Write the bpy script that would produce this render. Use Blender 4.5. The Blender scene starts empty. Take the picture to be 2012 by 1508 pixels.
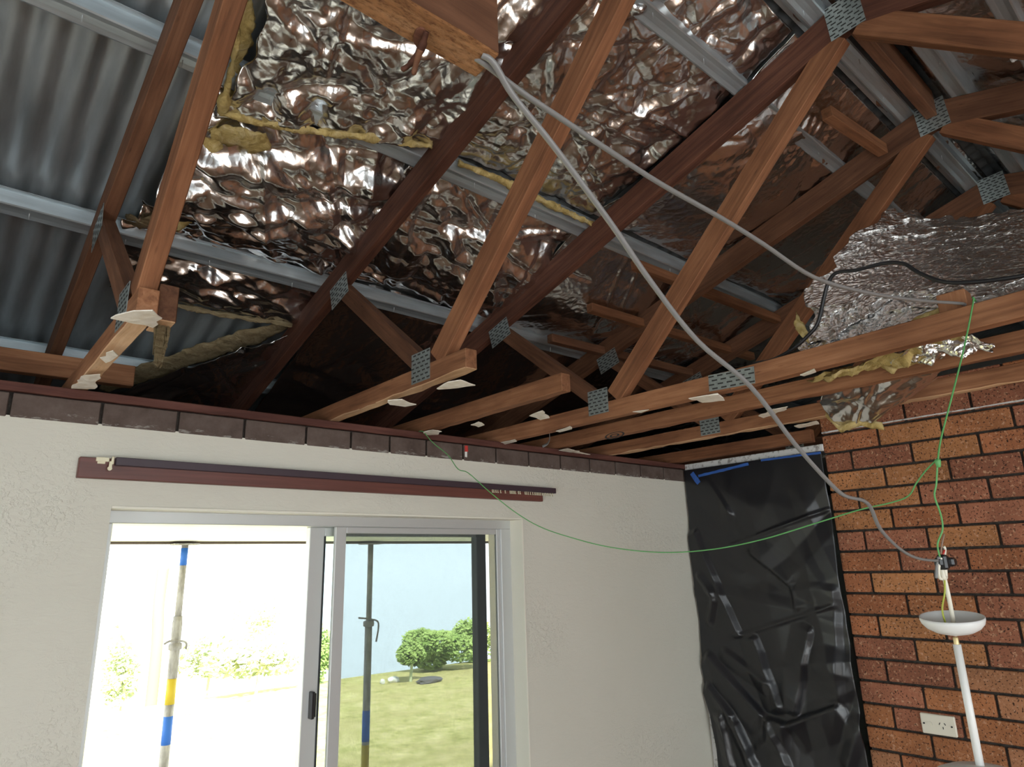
import bpy, bmesh, math, random
import numpy as np
from mathutils import Vector, Matrix

random.seed(7)
CZ = 1.92                                   # eye height above the floor
FPX = 1305.773
CAMR = np.array([[0.7548574, -0.65525916, -0.02873582],
                 [0.15125451, 0.21654159, -0.96448526],
                 [0.6382103, 0.72370241, 0.26256893]])
scene = bpy.context.scene
COL = scene.collection

# ------------------------------------------------------------------ camera
cd = bpy.data.cameras.new('camera')
cam = bpy.data.objects.new('camera', cd)
COL.objects.link(cam)
cd.sensor_width = 36.0
cd.lens = FPX / 2012 * 36.0
cd.clip_start = 0.02
cd.clip_end = 400
r_, d_, f_ = CAMR
cam.matrix_world = Matrix(((r_[0], -d_[0], -f_[0], 0), (r_[1], -d_[1], -f_[1], 0),
                           (r_[2], -d_[2], -f_[2], CZ), (0, 0, 0, 1)))
scene.camera = cam

# ------------------------------------------------------------------ sky, sun, daylight in the openings behind the viewer
w = bpy.data.worlds.new('sky')
scene.world = w
w.use_nodes = True
wn = w.node_tree.nodes
wn['Background'].inputs['Color'].default_value = (0.86, 0.95, 1.0, 1)
wn['Background'].inputs['Strength'].default_value = 4.3

sl = bpy.data.lights.new('sun', 'SUN')
sl.energy = 18.0
sl.angle = math.radians(3)
sl.color = (1.0, 0.95, 0.85)
sun = bpy.data.objects.new('sun', sl)
COL.objects.link(sun)
sun.rotation_euler = (math.radians(38), 0, math.radians(-20))


def area(name, loc, aim, sx, sy, power, color):
    l = bpy.data.lights.new(name, 'AREA')
    l.shape = 'RECTANGLE'
    l.size, l.size_y, l.energy, l.color = sx, sy, power, color
    o = bpy.data.objects.new(name, l)
    COL.objects.link(o)
    o.location = loc
    o.rotation_euler = Vector(aim).to_track_quat('-Z', 'Y').to_euler()
    return o


area('daylight_back_opening', (0.2, -3.62, 1.15), (0, 1, 0), 2.9, 1.9, 27, (1.0, 0.97, 0.93))
area('daylight_left_opening', (-2.62, -0.7, 1.3), (1, 0, 0), 2.3, 1.6, 12, (1.0, 0.97, 0.93))

vs = scene.view_settings
vs.view_transform = 'Standard'
vs.look = 'None'
vs.gamma = 1.0
vs.use_curve_mapping = False
vs.exposure = 0.14

# ------------------------------------------------------------------ pixel -> point in the place
def ray(u, v):
    return CAMR.T @ np.array([(u - 1006) / FPX, (v - 754) / FPX, 1.0])


def _p(d):
    return Vector((float(d[0]), float(d[1]), float(d[2]) + CZ))


def onX(u, v, X):
    d = ray(u, v); return _p(d * X / d[0])


def onY(u, v, Y):
    d = ray(u, v); return _p(d * Y / d[1])


def onZ(u, v, z):                            # z measured from the eye
    d = ray(u, v); return _p(d * z / d[2])


RS, RZ, RY = 0.29, 1.515, 0.515              # roof slope, ridge height above the eye, ridge line
def roof_z(Y):
    return CZ + RZ - RS * abs(Y - RY)


def onroof(u, v, h=0.0):
    n = np.array([0, RS, 1.0]); d = ray(u, v)
    return _p(d * (RZ + RS * RY + h) / np.dot(n, d))


# ------------------------------------------------------------------ materials
def mat(name, base=(.5, .5, .5), rough=.6, metal=0.0, spec=.5):
    m = bpy.data.materials.new(name)
    m.use_nodes = True
    b = m.node_tree.nodes['Principled BSDF']
    b.inputs['Base Color'].default_value = (*base, 1)
    b.inputs['Roughness'].default_value = rough
    b.inputs['Metallic'].default_value = metal
    b.inputs['Specular IOR Level'].default_value = spec
    return m


class N:
    """small node-building helper"""
    def __init__(s, m):
        s.t = m.node_tree; s.n = s.t.nodes; s.b = s.n.get('Principled BSDF')

    def new(s, typ, **kw):
        x = s.n.new(typ)
        for k, v in kw.items():
            setattr(x, k, v)
        return x

    def link(s, a, b):
        s.t.links.new(a, b)

    def coord(s, scale=(1, 1, 1), kind='Object', rnd=False):
        tc = s.new('ShaderNodeTexCoord'); mp = s.new('ShaderNodeMapping')
        mp.inputs['Scale'].default_value = scale
        if rnd:
            oi = s.new('ShaderNodeObjectInfo'); mm = s.new('ShaderNodeVectorMath', operation='MULTIPLY_ADD')
            cx = s.new('ShaderNodeCombineXYZ')
            for i in range(3):
                s.link(oi.outputs['Random'], cx.inputs[i])
            mm.inputs[1].default_value = (17, 31, 53)
            s.link(cx.outputs[0], mm.inputs[0]); s.link(tc.outputs[kind], mm.inputs[2])
            s.link(mm.outputs[0], mp.inputs['Vector'])
        else:
            s.link(tc.outputs[kind], mp.inputs['Vector'])
        return mp.outputs[0]

    def noise(s, vec, scale, detail=4, rough=.6, dist=0.0):
        x = s.new('ShaderNodeTexNoise')
        x.inputs['Scale'].default_value = scale; x.inputs['Detail'].default_value = detail
        x.inputs['Roughness'].default_value = rough; x.inputs['Distortion'].default_value = dist
        s.link(vec, x.inputs['Vector'])
        return x.outputs['Fac']

    def voro(s, vec, scale, feature='F1', out='Distance'):
        x = s.new('ShaderNodeTexVoronoi', feature=feature)
        x.inputs['Scale'].default_value = scale
        s.link(vec, x.inputs['Vector'])
        return x.outputs[out]

    def ramp(s, fac, stops):
        x = s.new('ShaderNodeValToRGB')
        e = x.color_ramp.elements
        while len(e) < len(stops):
            e.new(.5)
        for i, (p, c) in enumerate(stops):
            e[i].position = p
            e[i].color = (*c, 1) if len(c) == 3 else c
        s.link(fac, x.inputs['Fac'])
        return x.outputs['Color']

    def mix(s, fac, a, b, mode='MIX'):
        x = s.new('ShaderNodeMix', data_type='RGBA', blend_type=mode)
        for sock, v in ((x.inputs[0], fac), (x.inputs[6], a), (x.inputs[7], b)):
            if hasattr(v, 'links') or hasattr(v, 'is_linked'):
                s.link(v, sock)
            elif isinstance(v, (int, float)):
                sock.default_value = v
            else:
                sock.default_value = (*v, 1)
        return x.outputs[2]

    def bump(s, h, strength=.3, dist=.01, prev=None):
        x = s.new('ShaderNodeBump')
        x.inputs['Strength'].default_value = strength; x.inputs['Distance'].default_value = dist
        s.link(h, x.inputs['Height'])
        if prev is not None:
            s.link(prev, x.inputs['Normal'])
        return x.outputs[0]

    def base(s, c):
        s.link(c, s.b.inputs['Base Color'])

    def normal(s, x):
        s.link(x, s.b.inputs['Normal'])


def wood(name, dark, mid, light, rough=.75, grain=1.0):
    m = mat(name, mid, rough, spec=.25)
    n = N(m)
    v = n.coord((1.2, 22, 22), rnd=True)
    g = n.noise(v, 3.0, 8, .65, .6)
    c = n.ramp(g, [(.25, dark), (.5, mid), (.78, light)])
    v2 = n.coord((3, 6, 6), rnd=True)
    s = n.noise(v2, 1.6, 3, .5)
    oi = n.new('ShaderNodeObjectInfo')
    st = n.ramp(s, [(.3, (.55, .5, .48)), (.62, (1, 1, 1))])
    c = n.mix(.8, c, st, 'MULTIPLY')
    v3 = n.coord((10, 40, 40), rnd=True)
    k = n.voro(v3, .9)
    kn = n.ramp(k, [(.0, (.25, .2, .18)), (.12, (1, 1, 1))])
    c = n.mix(.6, c, kn, 'MULTIPLY')
    rv = n.ramp(oi.outputs['Random'], [(0, (.8, .78, .76)), (1, (1.12, 1.12, 1.12))])
    c = n.mix(1.0, c, rv, 'MULTIPLY')
    n.base(c)
    n.normal(n.bump(g, .35 * grain, .004))
    return m


M = {}
M['rafter'] = wood('rafter_timber_shaded', (.055, .022, .014), (.12, .048, .03), (.19, .08, .046))  # same wood as the webs, with shade put into a darker colour
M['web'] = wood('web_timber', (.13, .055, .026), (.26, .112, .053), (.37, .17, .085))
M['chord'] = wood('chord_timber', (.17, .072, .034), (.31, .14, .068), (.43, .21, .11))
M['dim'] = wood('darker_timber', (.09, .04, .022), (.17, .078, .042), (.25, .12, .065))  # darker tone than the web and chord timber
M['raw'] = wood('raw_pine', (.46, .26, .13), (.66, .42, .24), (.78, .56, .36))
M['rough_sawn'] = wood('rough_sawn_timber', (.26, .10, .035), (.52, .26, .11), (.66, .38, .19), grain=2.2)
_n = N(M['rough_sawn']); _v = _n.coord((5, 14, 14))
_old = _n.b.inputs['Base Color'].links[0].from_socket
_f = _n.noise(_v, 14, 6, .75)
_n.base(_n.mix(1.0, _old, _n.ramp(_f, [(.36, (.45, .38, .34)), (.5, (1, 1, 1)), (.66, (1.25, 1.2, 1.15))]), 'MULTIPLY'))
_n.normal(_n.bump(_f, .9, .006))
M['plate_wood'] = wood('wall_plate_timber', (.075, .03, .024), (.135, .054, .042), (.19, .082, .062))
M['mahogany'] = mat('stained_board', (.16, .045, .032), .4)
_n = N(M['mahogany']); _g = _n.noise(_n.coord((1, 30, 30)), 3, 6)
_n.base(_n.ramp(_g, [(.3, (.10, .038, .03)), (.7, (.18, .064, .05))]))
M['track'] = mat('dark_track', (.055, .035, .045), .45)
M['cream_plastic'] = mat('cream_plastic', (.78, .72, .52), .4)
M['white_plastic'] = mat('white_plastic', (.82, .82, .80), .35)
M['ivory'] = mat('ivory_plastic', (.80, .76, .64), .35)
M['black_plastic'] = mat('black_plastic', (.012, .012, .014), .35)
M['copper'] = mat('brass', (.70, .56, .30), .4, .6)
M['red'] = mat('red_plastic', (.55, .05, .04), .5)

# galvanised sheet and battens
def galv(name, base, rough, streak):
    m = mat(name, base, rough, .75)
    n = N(m)
    g = n.noise(n.coord(streak), 4, 5, .6)
    n.base(n.ramp(g, [(.3, tuple(x * .8 for x in base)), (.7, tuple(min(1, x * 1.15) for x in base))]))
    rr = n.ramp(g, [(.3, (rough - .06,) * 3), (.7, (rough + .08,) * 3)])
    n.link(rr, n.b.inputs['Roughness'])
    return m


M['iron'] = galv('corrugated_iron', (.46, .50, .52), .40, (6, 1, 1))
M['batten'] = galv('galvanised_batten', (.52, .58, .61), .42, (1, 12, 12))
M['nailplate'] = galv('nail_plate', (.42, .47, .46), .42, (30, 30, 30))
M['slot'] = mat('slot_dark', (.03, .03, .028), .8)
M['strap'] = galv('strap_steel', (.55, .56, .56), .4, (20, 20, 20))

# reflective foil
def foil(name, tint, fine, rough, k=1.0):
    m = mat(name, tint, rough, 1.0)
    n = N(m)
    v = n.coord((1, 1, 1), rnd=True)
    wv = n.new('ShaderNodeVectorMath', operation='MULTIPLY_ADD')
    nz = n.new('ShaderNodeTexNoise'); nz.inputs['Scale'].default_value = 9; nz.inputs['Detail'].default_value = 3
    n.link(v, nz.inputs['Vector'])
    n.link(nz.outputs['Color'], wv.inputs[0]); wv.inputs[1].default_value = (.09, .09, .09); n.link(v, wv.inputs[2])
    a = n.voro(wv.outputs[0], fine * .7)
    b = n.voro(wv.outputs[0], fine * 2.1)
    c = n.noise(v, fine * 1.2, 6, .6)
    nb = n.bump(a, .10 * k, .02)
    nb = n.bump(b, min(1, .20 * k), .008, nb)
    nb = n.bump(c, .12 * k, .005, nb)
    n.normal(nb)
    g = n.noise(v, 3, 5, .6)
    n.base(n.ramp(g, [(.35, tuple(x * .86 for x in tint)), (.65, tint)]))
    return m


M['foil'] = foil('aluminium_foil', (.80, .785, .775), 18, .235)
M['foil_fine'] = foil('aluminium_foil_fine', (.84, .83, .82), 30, .24, 2.6)
m = mat('fibreglass', (.62, .45, .17), .95, spec=.1); M['glasswool'] = m
n = N(m); g = n.noise(n.coord((8, 8, 8)), 3, 8, .7, 1.0)
n.base(n.ramp(g, [(.3, (.36, .24, .08)), (.5, (.62, .46, .18)), (.72, (.76, .62, .34))]))
n.normal(n.bump(g, .9, .02))
m = mat('fibreglass_dusty', (.36, .28, .16), .95, spec=.1); M['glasswool_dusty'] = m
n = N(m); g = n.noise(n.coord((8, 8, 30)), 3, 8, .7, 1.0)
n.base(n.ramp(g, [(.3, (.20, .14, .075)), (.55, (.36, .28, .16)), (.75, (.5, .42, .28))]))
n.normal(n.bump(g, .9, .02))

# painted render
m = mat('painted_render', (.66, .62, .54), .75, spec=.3); M['render'] = m
n = N(m); v = n.coord((1, 1, 1))
a = n.noise(v, 11, 10, .72); b = n.noise(n.coord((5, 5, 14)), 4, 6, .6, .8); c = n.noise(v, 1.1, 3, .5)
bl = n.ramp(n.noise(v, 2.3, 2, .5), [(.52, (0, 0, 0)), (.66, (1, 1, 1))])
sp = n.ramp(n.noise(v, 75, 3, .6), [(.48, (0, 0, 0)), (.62, (1, 1, 1))])
n.base(n.ramp(c, [(.3, (.645, .625, .535)), (.7, (.70, .675, .585))]))
nb = n.bump(a, .22, .008); nb = n.bump(b, .3, .008, nb); nb = n.bump(n.mix(1.0, bl, sp, 'MULTIPLY'), .5, .003, nb)
n.normal(nb)
M['sill_white'] = mat('white_paint', (.80, .79, .74), .5)
M['cream_paint'] = mat('cream_paint', (.82, .79, .68), .5)
m = mat('old_white_paint', (.72, .71, .69), .6); M['old_white'] = m
n = N(m); g = n.noise(n.coord((14, 14, 14)), 3, 6)
n.base(n.ramp(g, [(.36, (.30, .27, .25)), (.48, (.74, .73, .71))]))
M['alu'] = mat('aluminium_frame', (.56, .57, .56), .42, .35)
M['gasket'] = mat('black_gasket', (.012, .014, .016), .5)

# bricks of the side wall
m = mat('speckled_brick', (.35, .14, .07), .85, spec=.2); M['brick'] = m
n = N(m); v = n.coord((1, 1, 1))
at = n.new('ShaderNodeAttribute', attribute_name='tone')
sp1 = n.noise(v, 130, 3, .65); sp2 = n.noise(v, 75, 4, .7); sp3 = n.noise(v, 9, 3, .5)
c = n.mix(1.0, at.outputs['Color'], n.ramp(sp3, [(.3, (.78, .76, .74)), (.7, (1.15, 1.1, 1.05))]), 'MULTIPLY')
c = n.mix(n.ramp(sp1, [(.36, (1, 1, 1)), (.44, (0, 0, 0))]), c, (.03, .016, .012))
c = n.mix(n.ramp(sp2, [(.57, (0, 0, 0)), (.66, (1, 1, 1))]), c, (.55, .31, .19))
n.base(c)
n.normal(n.bump(sp2, .5, .004))
m = mat('dark_mortar', (.04, .034, .03), .95, spec=.1); M['mortar'] = m
n = N(m); g = n.noise(n.coord((1, 1, 1)), 60, 5)
n.base(n.ramp(g, [(.3, (.022, .018, .016)), (.7, (.075, .064, .055))])); n.normal(n.bump(g, .8, .006))
# bare bricks above the render
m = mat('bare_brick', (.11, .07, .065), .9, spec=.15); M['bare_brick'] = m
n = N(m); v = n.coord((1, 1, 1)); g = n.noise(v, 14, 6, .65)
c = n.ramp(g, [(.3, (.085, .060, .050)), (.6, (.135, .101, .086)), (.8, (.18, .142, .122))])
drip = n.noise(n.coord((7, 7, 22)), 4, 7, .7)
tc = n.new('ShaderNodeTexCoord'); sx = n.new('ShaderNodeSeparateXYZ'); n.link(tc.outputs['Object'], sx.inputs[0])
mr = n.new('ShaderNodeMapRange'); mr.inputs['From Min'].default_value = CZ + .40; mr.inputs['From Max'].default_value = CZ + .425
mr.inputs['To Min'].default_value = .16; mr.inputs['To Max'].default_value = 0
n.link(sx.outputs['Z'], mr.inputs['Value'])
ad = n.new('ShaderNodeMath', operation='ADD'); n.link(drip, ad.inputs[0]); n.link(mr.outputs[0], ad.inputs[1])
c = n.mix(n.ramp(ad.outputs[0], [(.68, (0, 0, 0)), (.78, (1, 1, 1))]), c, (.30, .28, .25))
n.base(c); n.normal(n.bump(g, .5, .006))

m = mat('black_plastic_sheet', (.010, .011, .014), .33, spec=.7); M['sheet'] = m
n = N(m); nb = n.bump(n.noise(n.coord((1, 1, 1)), 14, 4, .5), .10, .01); n.normal(nb)
M['tape'] = mat('blue_tape', (.035, .12, .42), .6)
m = mat('plaster', (.80, .74, .64), .9); M['plaster'] = m
n = N(m); g = n.noise(n.coord((1, 1, 1)), 40, 5); n.base(n.ramp(g, [(.3, (.70, .62, .50)), (.6, (.84, .79, .70))])); n.normal(n.bump(g, .4, .004))
M['grey_cable'] = mat('grey_cable', (.21, .205, .20), .4)
M['black_cable'] = mat('black_cable', (.012, .012, .014), .4)
M['green'] = mat('green_wire', (.12, .38, .12), .5)
M['greenyellow'] = mat('green_yellow_wire', (.42, .46, .06), .5)
m = mat('floorboards', (.20, .12, .07), .5); M['floor'] = m
n = N(m); g = n.noise(n.coord((1, 14, 1)), 3, 6); n.base(n.ramp(g, [(.3, (.13, .075, .045)), (.7, (.28, .17, .10))]))
M['concrete'] = mat('concrete', (.55, .53, .50), .9)
m = mat('lawn', (.42, .44, .13), .95, spec=.1); M['lawn'] = m
n = N(m); v = n.coord((1, 1, 1)); g = n.noise(v, .8, 8, .7); g2 = n.noise(v, 3.5, 10, .8)
c = n.ramp(g2, [(.36, (.27, .27, .07)), (.5, (.52, .48, .19)), (.62, (.72, .62, .32))])
c = n.mix(n.ramp(g, [(.40, (0, 0, 0)), (.62, (.75, .75, .75))]), c, (.52, .44, .20))
n.base(c); n.normal(n.bump(g2, .8, .03))
def leafmat(name, a, b):
    m = mat(name, a, .7, spec=.2)
    n = N(m); g = n.noise(n.coord((1, 1, 1)), 2.2, 4)
    n.base(n.ramp(g, [(.3, a), (.7, b)]))
    return m
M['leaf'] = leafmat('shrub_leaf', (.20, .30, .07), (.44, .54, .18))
M['leaf_washed_out'] = leafmat('washed_out_shrub_leaf', (.42, .50, .26), (.66, .68, .48))  # overexposed glare of the garden put into a paler leaf colour
M['bark'] = mat('bark', (.30, .20, .15), .9)
M['rock'] = mat('rock', (.13, .12, .12), .9)
M['pale_rock'] = mat('pale_rock', (.7, .69, .66), .9)
M['soffit'] = mat('cream_soffit', (.82, .80, .70), .6)
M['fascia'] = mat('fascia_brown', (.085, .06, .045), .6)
m = mat('prop_steel', (.11, .105, .10), .7, .2); M['prop'] = m
n = N(m); g = n.noise(n.coord((20, 20, 6)), 2, 6); n.base(n.ramp(g, [(.35, (.24, .225, .21)), (.65, (.42, .40, .38))]))
M['prop_blue'] = mat('blue_paint', (.02, .13, .50), .5)
M['prop_yellow'] = mat('yellow_paint', (.55, .40, .02), .5)

m = bpy.data.materials.new('tinted_glass'); m.use_nodes = True; M['glass'] = m
n = N(m); nt = m.node_tree
tr = n.new('ShaderNodeBsdfTransparent'); tr.inputs[0].default_value = (.74, .80, .80, 1)
gl = n.new('ShaderNodeBsdfGlossy'); gl.inputs['Roughness'].default_value = .02
mx = n.new('ShaderNodeMixShader'); mx.inputs[0].default_value = .04
n.link(tr.outputs[0], mx.inputs[1]); n.link(gl.outputs[0], mx.inputs[2])
n.link(mx.outputs[0], n.n['Material Output'].inputs['Surface'])
m = bpy.data.materials.new('insect_mesh'); m.use_nodes = True; M['mesh'] = m
n = N(m)
v = n.coord((1, 1, 1)); sx = n.new('ShaderNodeSeparateXYZ'); n.link(v, sx.inputs[0])
tr = n.new('ShaderNodeBsdfTransparent'); tr.inputs[0].default_value = (1, 1, 1, 1)
df = n.new('ShaderNodeBsdfDiffuse'); df.inputs[0].default_value = (.09, .10, .10, 1)
outs = []
for ax in ('X', 'Z'):
    mu = n.new('ShaderNodeMath', operation='MULTIPLY'); mu.inputs[1].default_value = 1 / .0016
    n.link(sx.outputs[ax], mu.inputs[0])
    fr = n.new('ShaderNodeMath', operation='FRACT'); n.link(mu.outputs[0], fr.inputs[0])
    lt = n.new('ShaderNodeMath', operation='LESS_THAN'); lt.inputs[1].default_value = .26; n.link(fr.outputs[0], lt.inputs[0])
    outs.append(lt)
mxm = n.new('ShaderNodeMath', operation='MAXIMUM'); n.link(outs[0].outputs[0], mxm.inputs[0]); n.link(outs[1].outputs[0], mxm.inputs[1])
mx = n.new('ShaderNodeMixShader'); n.link(mxm.outputs[0], mx.inputs[0])
n.link(tr.outputs[0], mx.inputs[1]); n.link(df.outputs[0], mx.inputs[2])
n.link(mx.outputs[0], n.n['Material Output'].inputs['Surface'])


# ------------------------------------------------------------------ object helpers
def world_of(o):
    return (world_of(o.parent) if o.parent else Matrix()) @ o.matrix_basis


def link(name, me, mats, parent=None, matrix=None, smooth=False):
    o = bpy.data.objects.new(name, me)
    COL.objects.link(o)
    for mm in (mats if isinstance(mats, (list, tuple)) else [mats]):
        me.materials.append(mm)
    if smooth:
        for p in me.polygons:
            p.use_smooth = True
    if parent is not None:
        o.parent = parent
        o.matrix_local = world_of(parent).inverted() @ (matrix if matrix is not None else Matrix())
    elif matrix is not None:
        o.matrix_local = matrix
    return o


def tag(o, label=None, cat=None, group=None, kind=None):
    if label: o['label'] = label
    if cat: o['category'] = cat
    if group: o['group'] = group
    if kind: o['kind'] = kind
    return o


def empty(name, loc, label, cat, group=None):
    o = bpy.data.objects.new(name, None)
    o.empty_display_size = .05
    COL.objects.link(o)
    o.location = loc
    return tag(o, label, cat, group)


def from_bm(name, bm, mats, parent=None, matrix=None, smooth=False):
    bmesh.ops.recalc_face_normals(bm, faces=bm.faces)
    me = bpy.data.meshes.new(name)
    bm.to_mesh(me); bm.free()
    return link(name, me, mats, parent, matrix, smooth)


def box_bm(bm, lo, hi, mi=0, bev=0.0):
    lo, hi = Vector(lo), Vector(hi)
    r = bmesh.ops.create_cube(bm, size=1)
    for v in r['verts']:
        v.co = Vector([(lo[i] + hi[i]) / 2 + v.co[i] * (hi[i] - lo[i]) for i in range(3)])
    fs = {f for v in r['verts'] for f in v.link_faces}
    for f in fs: f.material_index = mi
    if bev:
        es = {e for v in r['verts'] for e in v.link_edges}
        bmesh.ops.bevel(bm, geom=list(es), offset=bev, segments=1, affect='EDGES')


def boxes(name, bl, mats, parent=None, bev=0.0):
    bm = bmesh.new()
    for b in bl:
        box_bm(bm, b[0], b[1], b[2] if len(b) > 2 else 0, bev)
    return from_bm(name, bm, mats, parent)


def beam(name, p0, p1, thick, depth, m, parent=None, side=Vector((1, 0, 0)), bev=.002, under=None, ragged=0.0, seed=0):
    """sawn timber from p0 to p1 (middle of the section); side is the direction of its thickness"""
    p0, p1 = Vector(p0), Vector(p1)
    x = (p1 - p0); L = x.length; x.normalize()
    y = (side - x * side.dot(x)).normalized()
    z = x.cross(y)
    if z.z < 0: y = -y; z = -z
    rng = random.Random(seed + int(L * 1000))
    nseg = max(1, int(L / .05)) if ragged else 1
    bm = bmesh.new()
    box_bm(bm, (0, -thick / 2, -depth / 2), (L, thick / 2, depth / 2))
    if nseg > 1:
        es = [e for e in bm.edges if abs((e.verts[0].co - e.verts[1].co).x) > L * .5]
        bmesh.ops.subdivide_edges(bm, edges=es, cuts=nseg - 1, use_grid_fill=True)
        for v in bm.verts:
            if v.co.z < 0: v.co.z += rng.uniform(0, ragged)
    if bev:
        es = [e for e in bm.edges if len(e.link_faces) == 2 and e.calc_face_angle() > 1.2]
        bmesh.ops.bevel(bm, geom=es, offset=bev, segments=1, affect='EDGES')
    mats = [m]
    if under is not None:
        mats.append(under)
        bm.normal_update()
        bmesh.ops.recalc_face_normals(bm, faces=bm.faces)
        for f in bm.faces:
            if f.normal.z < -.7: f.material_index = 1
    mid = Matrix(((x.x, y.x, z.x, p0.x), (x.y, y.y, z.y, p0.y), (x.z, y.z, z.z, p0.z), (0, 0, 0, 1)))
    return from_bm(name, bm, mats, parent, mid)


def tube(name, pts, rad, m, parent=None, seg=8, flat=1.0, smooth_pts=True):
    P = [Vector(p) for p in pts]
    if smooth_pts and len(P) > 2:
        Q = []
        for i in range(len(P) - 1):
            a, b, c, d = P[max(i - 1, 0)], P[i], P[i + 1], P[min(i + 2, len(P) - 1)]
            for k in range(5):
                t = k / 5
                Q.append(.5 * ((2 * b) + (c - a) * t + (2 * a - 5 * b + 4 * c - d) * t * t + (3 * b - a - 3 * c + d) * t ** 3))
        Q.append(P[-1]); P = Q
    bm = bmesh.new(); rings = []
    up = Vector((0.13, .2, 1)).normalized()
    for i, p in enumerate(P):
        t = (P[min(i + 1, len(P) - 1)] - P[max(i - 1, 0)]).normalized()
        s = t.cross(up)
        s = s.normalized() if s.length > 1e-4 else t.orthogonal().normalized()
        u = s.cross(t)
        r = rad[i * (len(rad) - 1) // max(1, len(P) - 1)] if isinstance(rad, (list, tuple)) else rad
        rings.append([bm.verts.new(p + s * math.cos(a) * r * flat + u * math.sin(a) * r) for a in
                      [2 * math.pi * k / seg for k in range(seg)]])
    for a, b in zip(rings, rings[1:]):
        for k in range(seg):
            bm.faces.new((a[k], a[(k + 1) % seg], b[(k + 1) % seg], b[k]))
    bm.faces.new(rings[0]); bm.faces.new(rings[-1])
    return from_bm(name, bm, m, parent, smooth=True)


def lathe(name, prof, m, parent=None, at=(0, 0, 0), seg=32, smooth=True, tilt=None):
    bm = bmesh.new(); rings = []
    for r, z in prof:
        rings.append([bm.verts.new((at[0] + max(r, 1e-4) * math.cos(2 * math.pi * k / seg), at[1] + max(r, 1e-4) * math.sin(2 * math.pi * k / seg), at[2] + z)) for k in range(seg)])
    for a, b in zip(rings, rings[1:]):
        for k in range(seg):
            bm.faces.new((a[k], a[(k + 1) % seg], b[(k + 1) % seg], b[k]))
    bm.faces.new(rings[0]); bm.faces.new(rings[-1])
    if tilt: bmesh.ops.rotate(bm, cent=tilt[0], matrix=Matrix.Rotation(tilt[1], 3, tilt[2]), verts=bm.verts)
    return from_bm(name, bm, m, parent, smooth=smooth)


def shard(name, pts, thick, m, parent=None, nrm=Vector((0, 0, 1)), jag=.004, seed=1, edge=1.0):
    """irregular broken slab through the given outline points"""
    rng = random.Random(seed)
    P = [Vector(p) for p in pts]
    out = []
    for i in range(len(P)):
        a, b = P[i], P[(i + 1) % len(P)]
        k = max(1, int((b - a).length / .02))
        for j in range(k):
            q = a.lerp(b, j / k)
            if j: q = q + Vector((rng.uniform(-jag, jag), rng.uniform(-jag, jag), rng.uniform(-jag, jag) * .3))
            out.append(q)
    bm = bmesh.new()
    lo = [bm.verts.new(q) for q in out]
    hi = [bm.verts.new(q + nrm * thick * edge * rng.uniform(.75, 1.1)) for q in out]
    c0 = sum(out, Vector()) / len(out)
    vl = bm.verts.new(c0 - nrm * thick * .15); vh = bm.verts.new(c0 + nrm * thick)
    for i in range(len(out)):
        j = (i + 1) % len(out)
        bm.faces.new((lo[i], lo[j], hi[j], hi[i])); bm.faces.new((vl, lo[j], lo[i])); bm.faces.new((vh, hi[i], hi[j]))
    return from_bm(name, bm, m, parent)


# crumpling of a sheet: sharp local creases plus facetting, in metres
def crumple(u, v, seed, creases=90, width=(.015, .06), length=(.08, .4), amp=0.0055, angle=None, spread=1.6, facet=.006, cell=.05):
    rng = np.random.default_rng(seed)
    h = np.zeros_like(u)
    u0, u1, v0, v1 = u.min(), u.max(), v.min(), v.max()
    for k in range(creases):
        cu, cv = rng.uniform(u0, u1), rng.uniform(v0, v1)
        th = rng.uniform(0, math.pi) if angle is None else angle + rng.normal(0, spread)
        wd = rng.uniform(*width); ln = rng.uniform(*length)
        du, dv = u - cu, v - cv
        al = du * math.cos(th) + dv * math.sin(th)
        ac = -du * math.sin(th) + dv * math.cos(th) + .12 * al * al / ln * rng.uniform(-1, 1)
        h += rng.choice((-1, 1, 1)) * amp * rng.uniform(.4, 1.2) * np.exp(-(al / ln) ** 2) * np.maximum(0, 1 - np.abs(ac) / wd)
    mask = .55 + .45 * np.sin(u * 7.3 + seed + 1.7 * np.sin(v * 5.1)) * np.sin(v * 8.9 + seed * 2 + 1.3 * np.sin(u * 6.7))
    for k in range(16):
        th = rng.uniform(0, math.pi) if angle is None else angle + rng.normal(0, spread)
        small = k >= 7
        lam = cell * (rng.uniform(.28, .7) if small else rng.uniform(.9, 4.5))
        q = -u * math.sin(th) + v * math.cos(th)
        al = u * math.cos(th) + v * math.sin(th)
        bend = lam * (2 * np.abs(np.mod(al / lam * rng.uniform(.15, .4) + rng.uniform(0, 1), 1) - .5) - .5) * rng.uniform(.8, 2.2)
        ph = (q + bend) / lam + rng.uniform(0, 1)
        mk = np.clip(.5 + .9 * np.sin(u * rng.uniform(5, 12) + rng.uniform(0, 6)) * np.sin(v * rng.uniform(5, 12) + rng.uniform(0, 6)), 0, 1)
        tri = 2 * np.abs(np.mod(ph, 1) - .5) - .5
        h += facet * (lam / cell) * (.42 if small else .5) * tri * mk * mask
    return h


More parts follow.
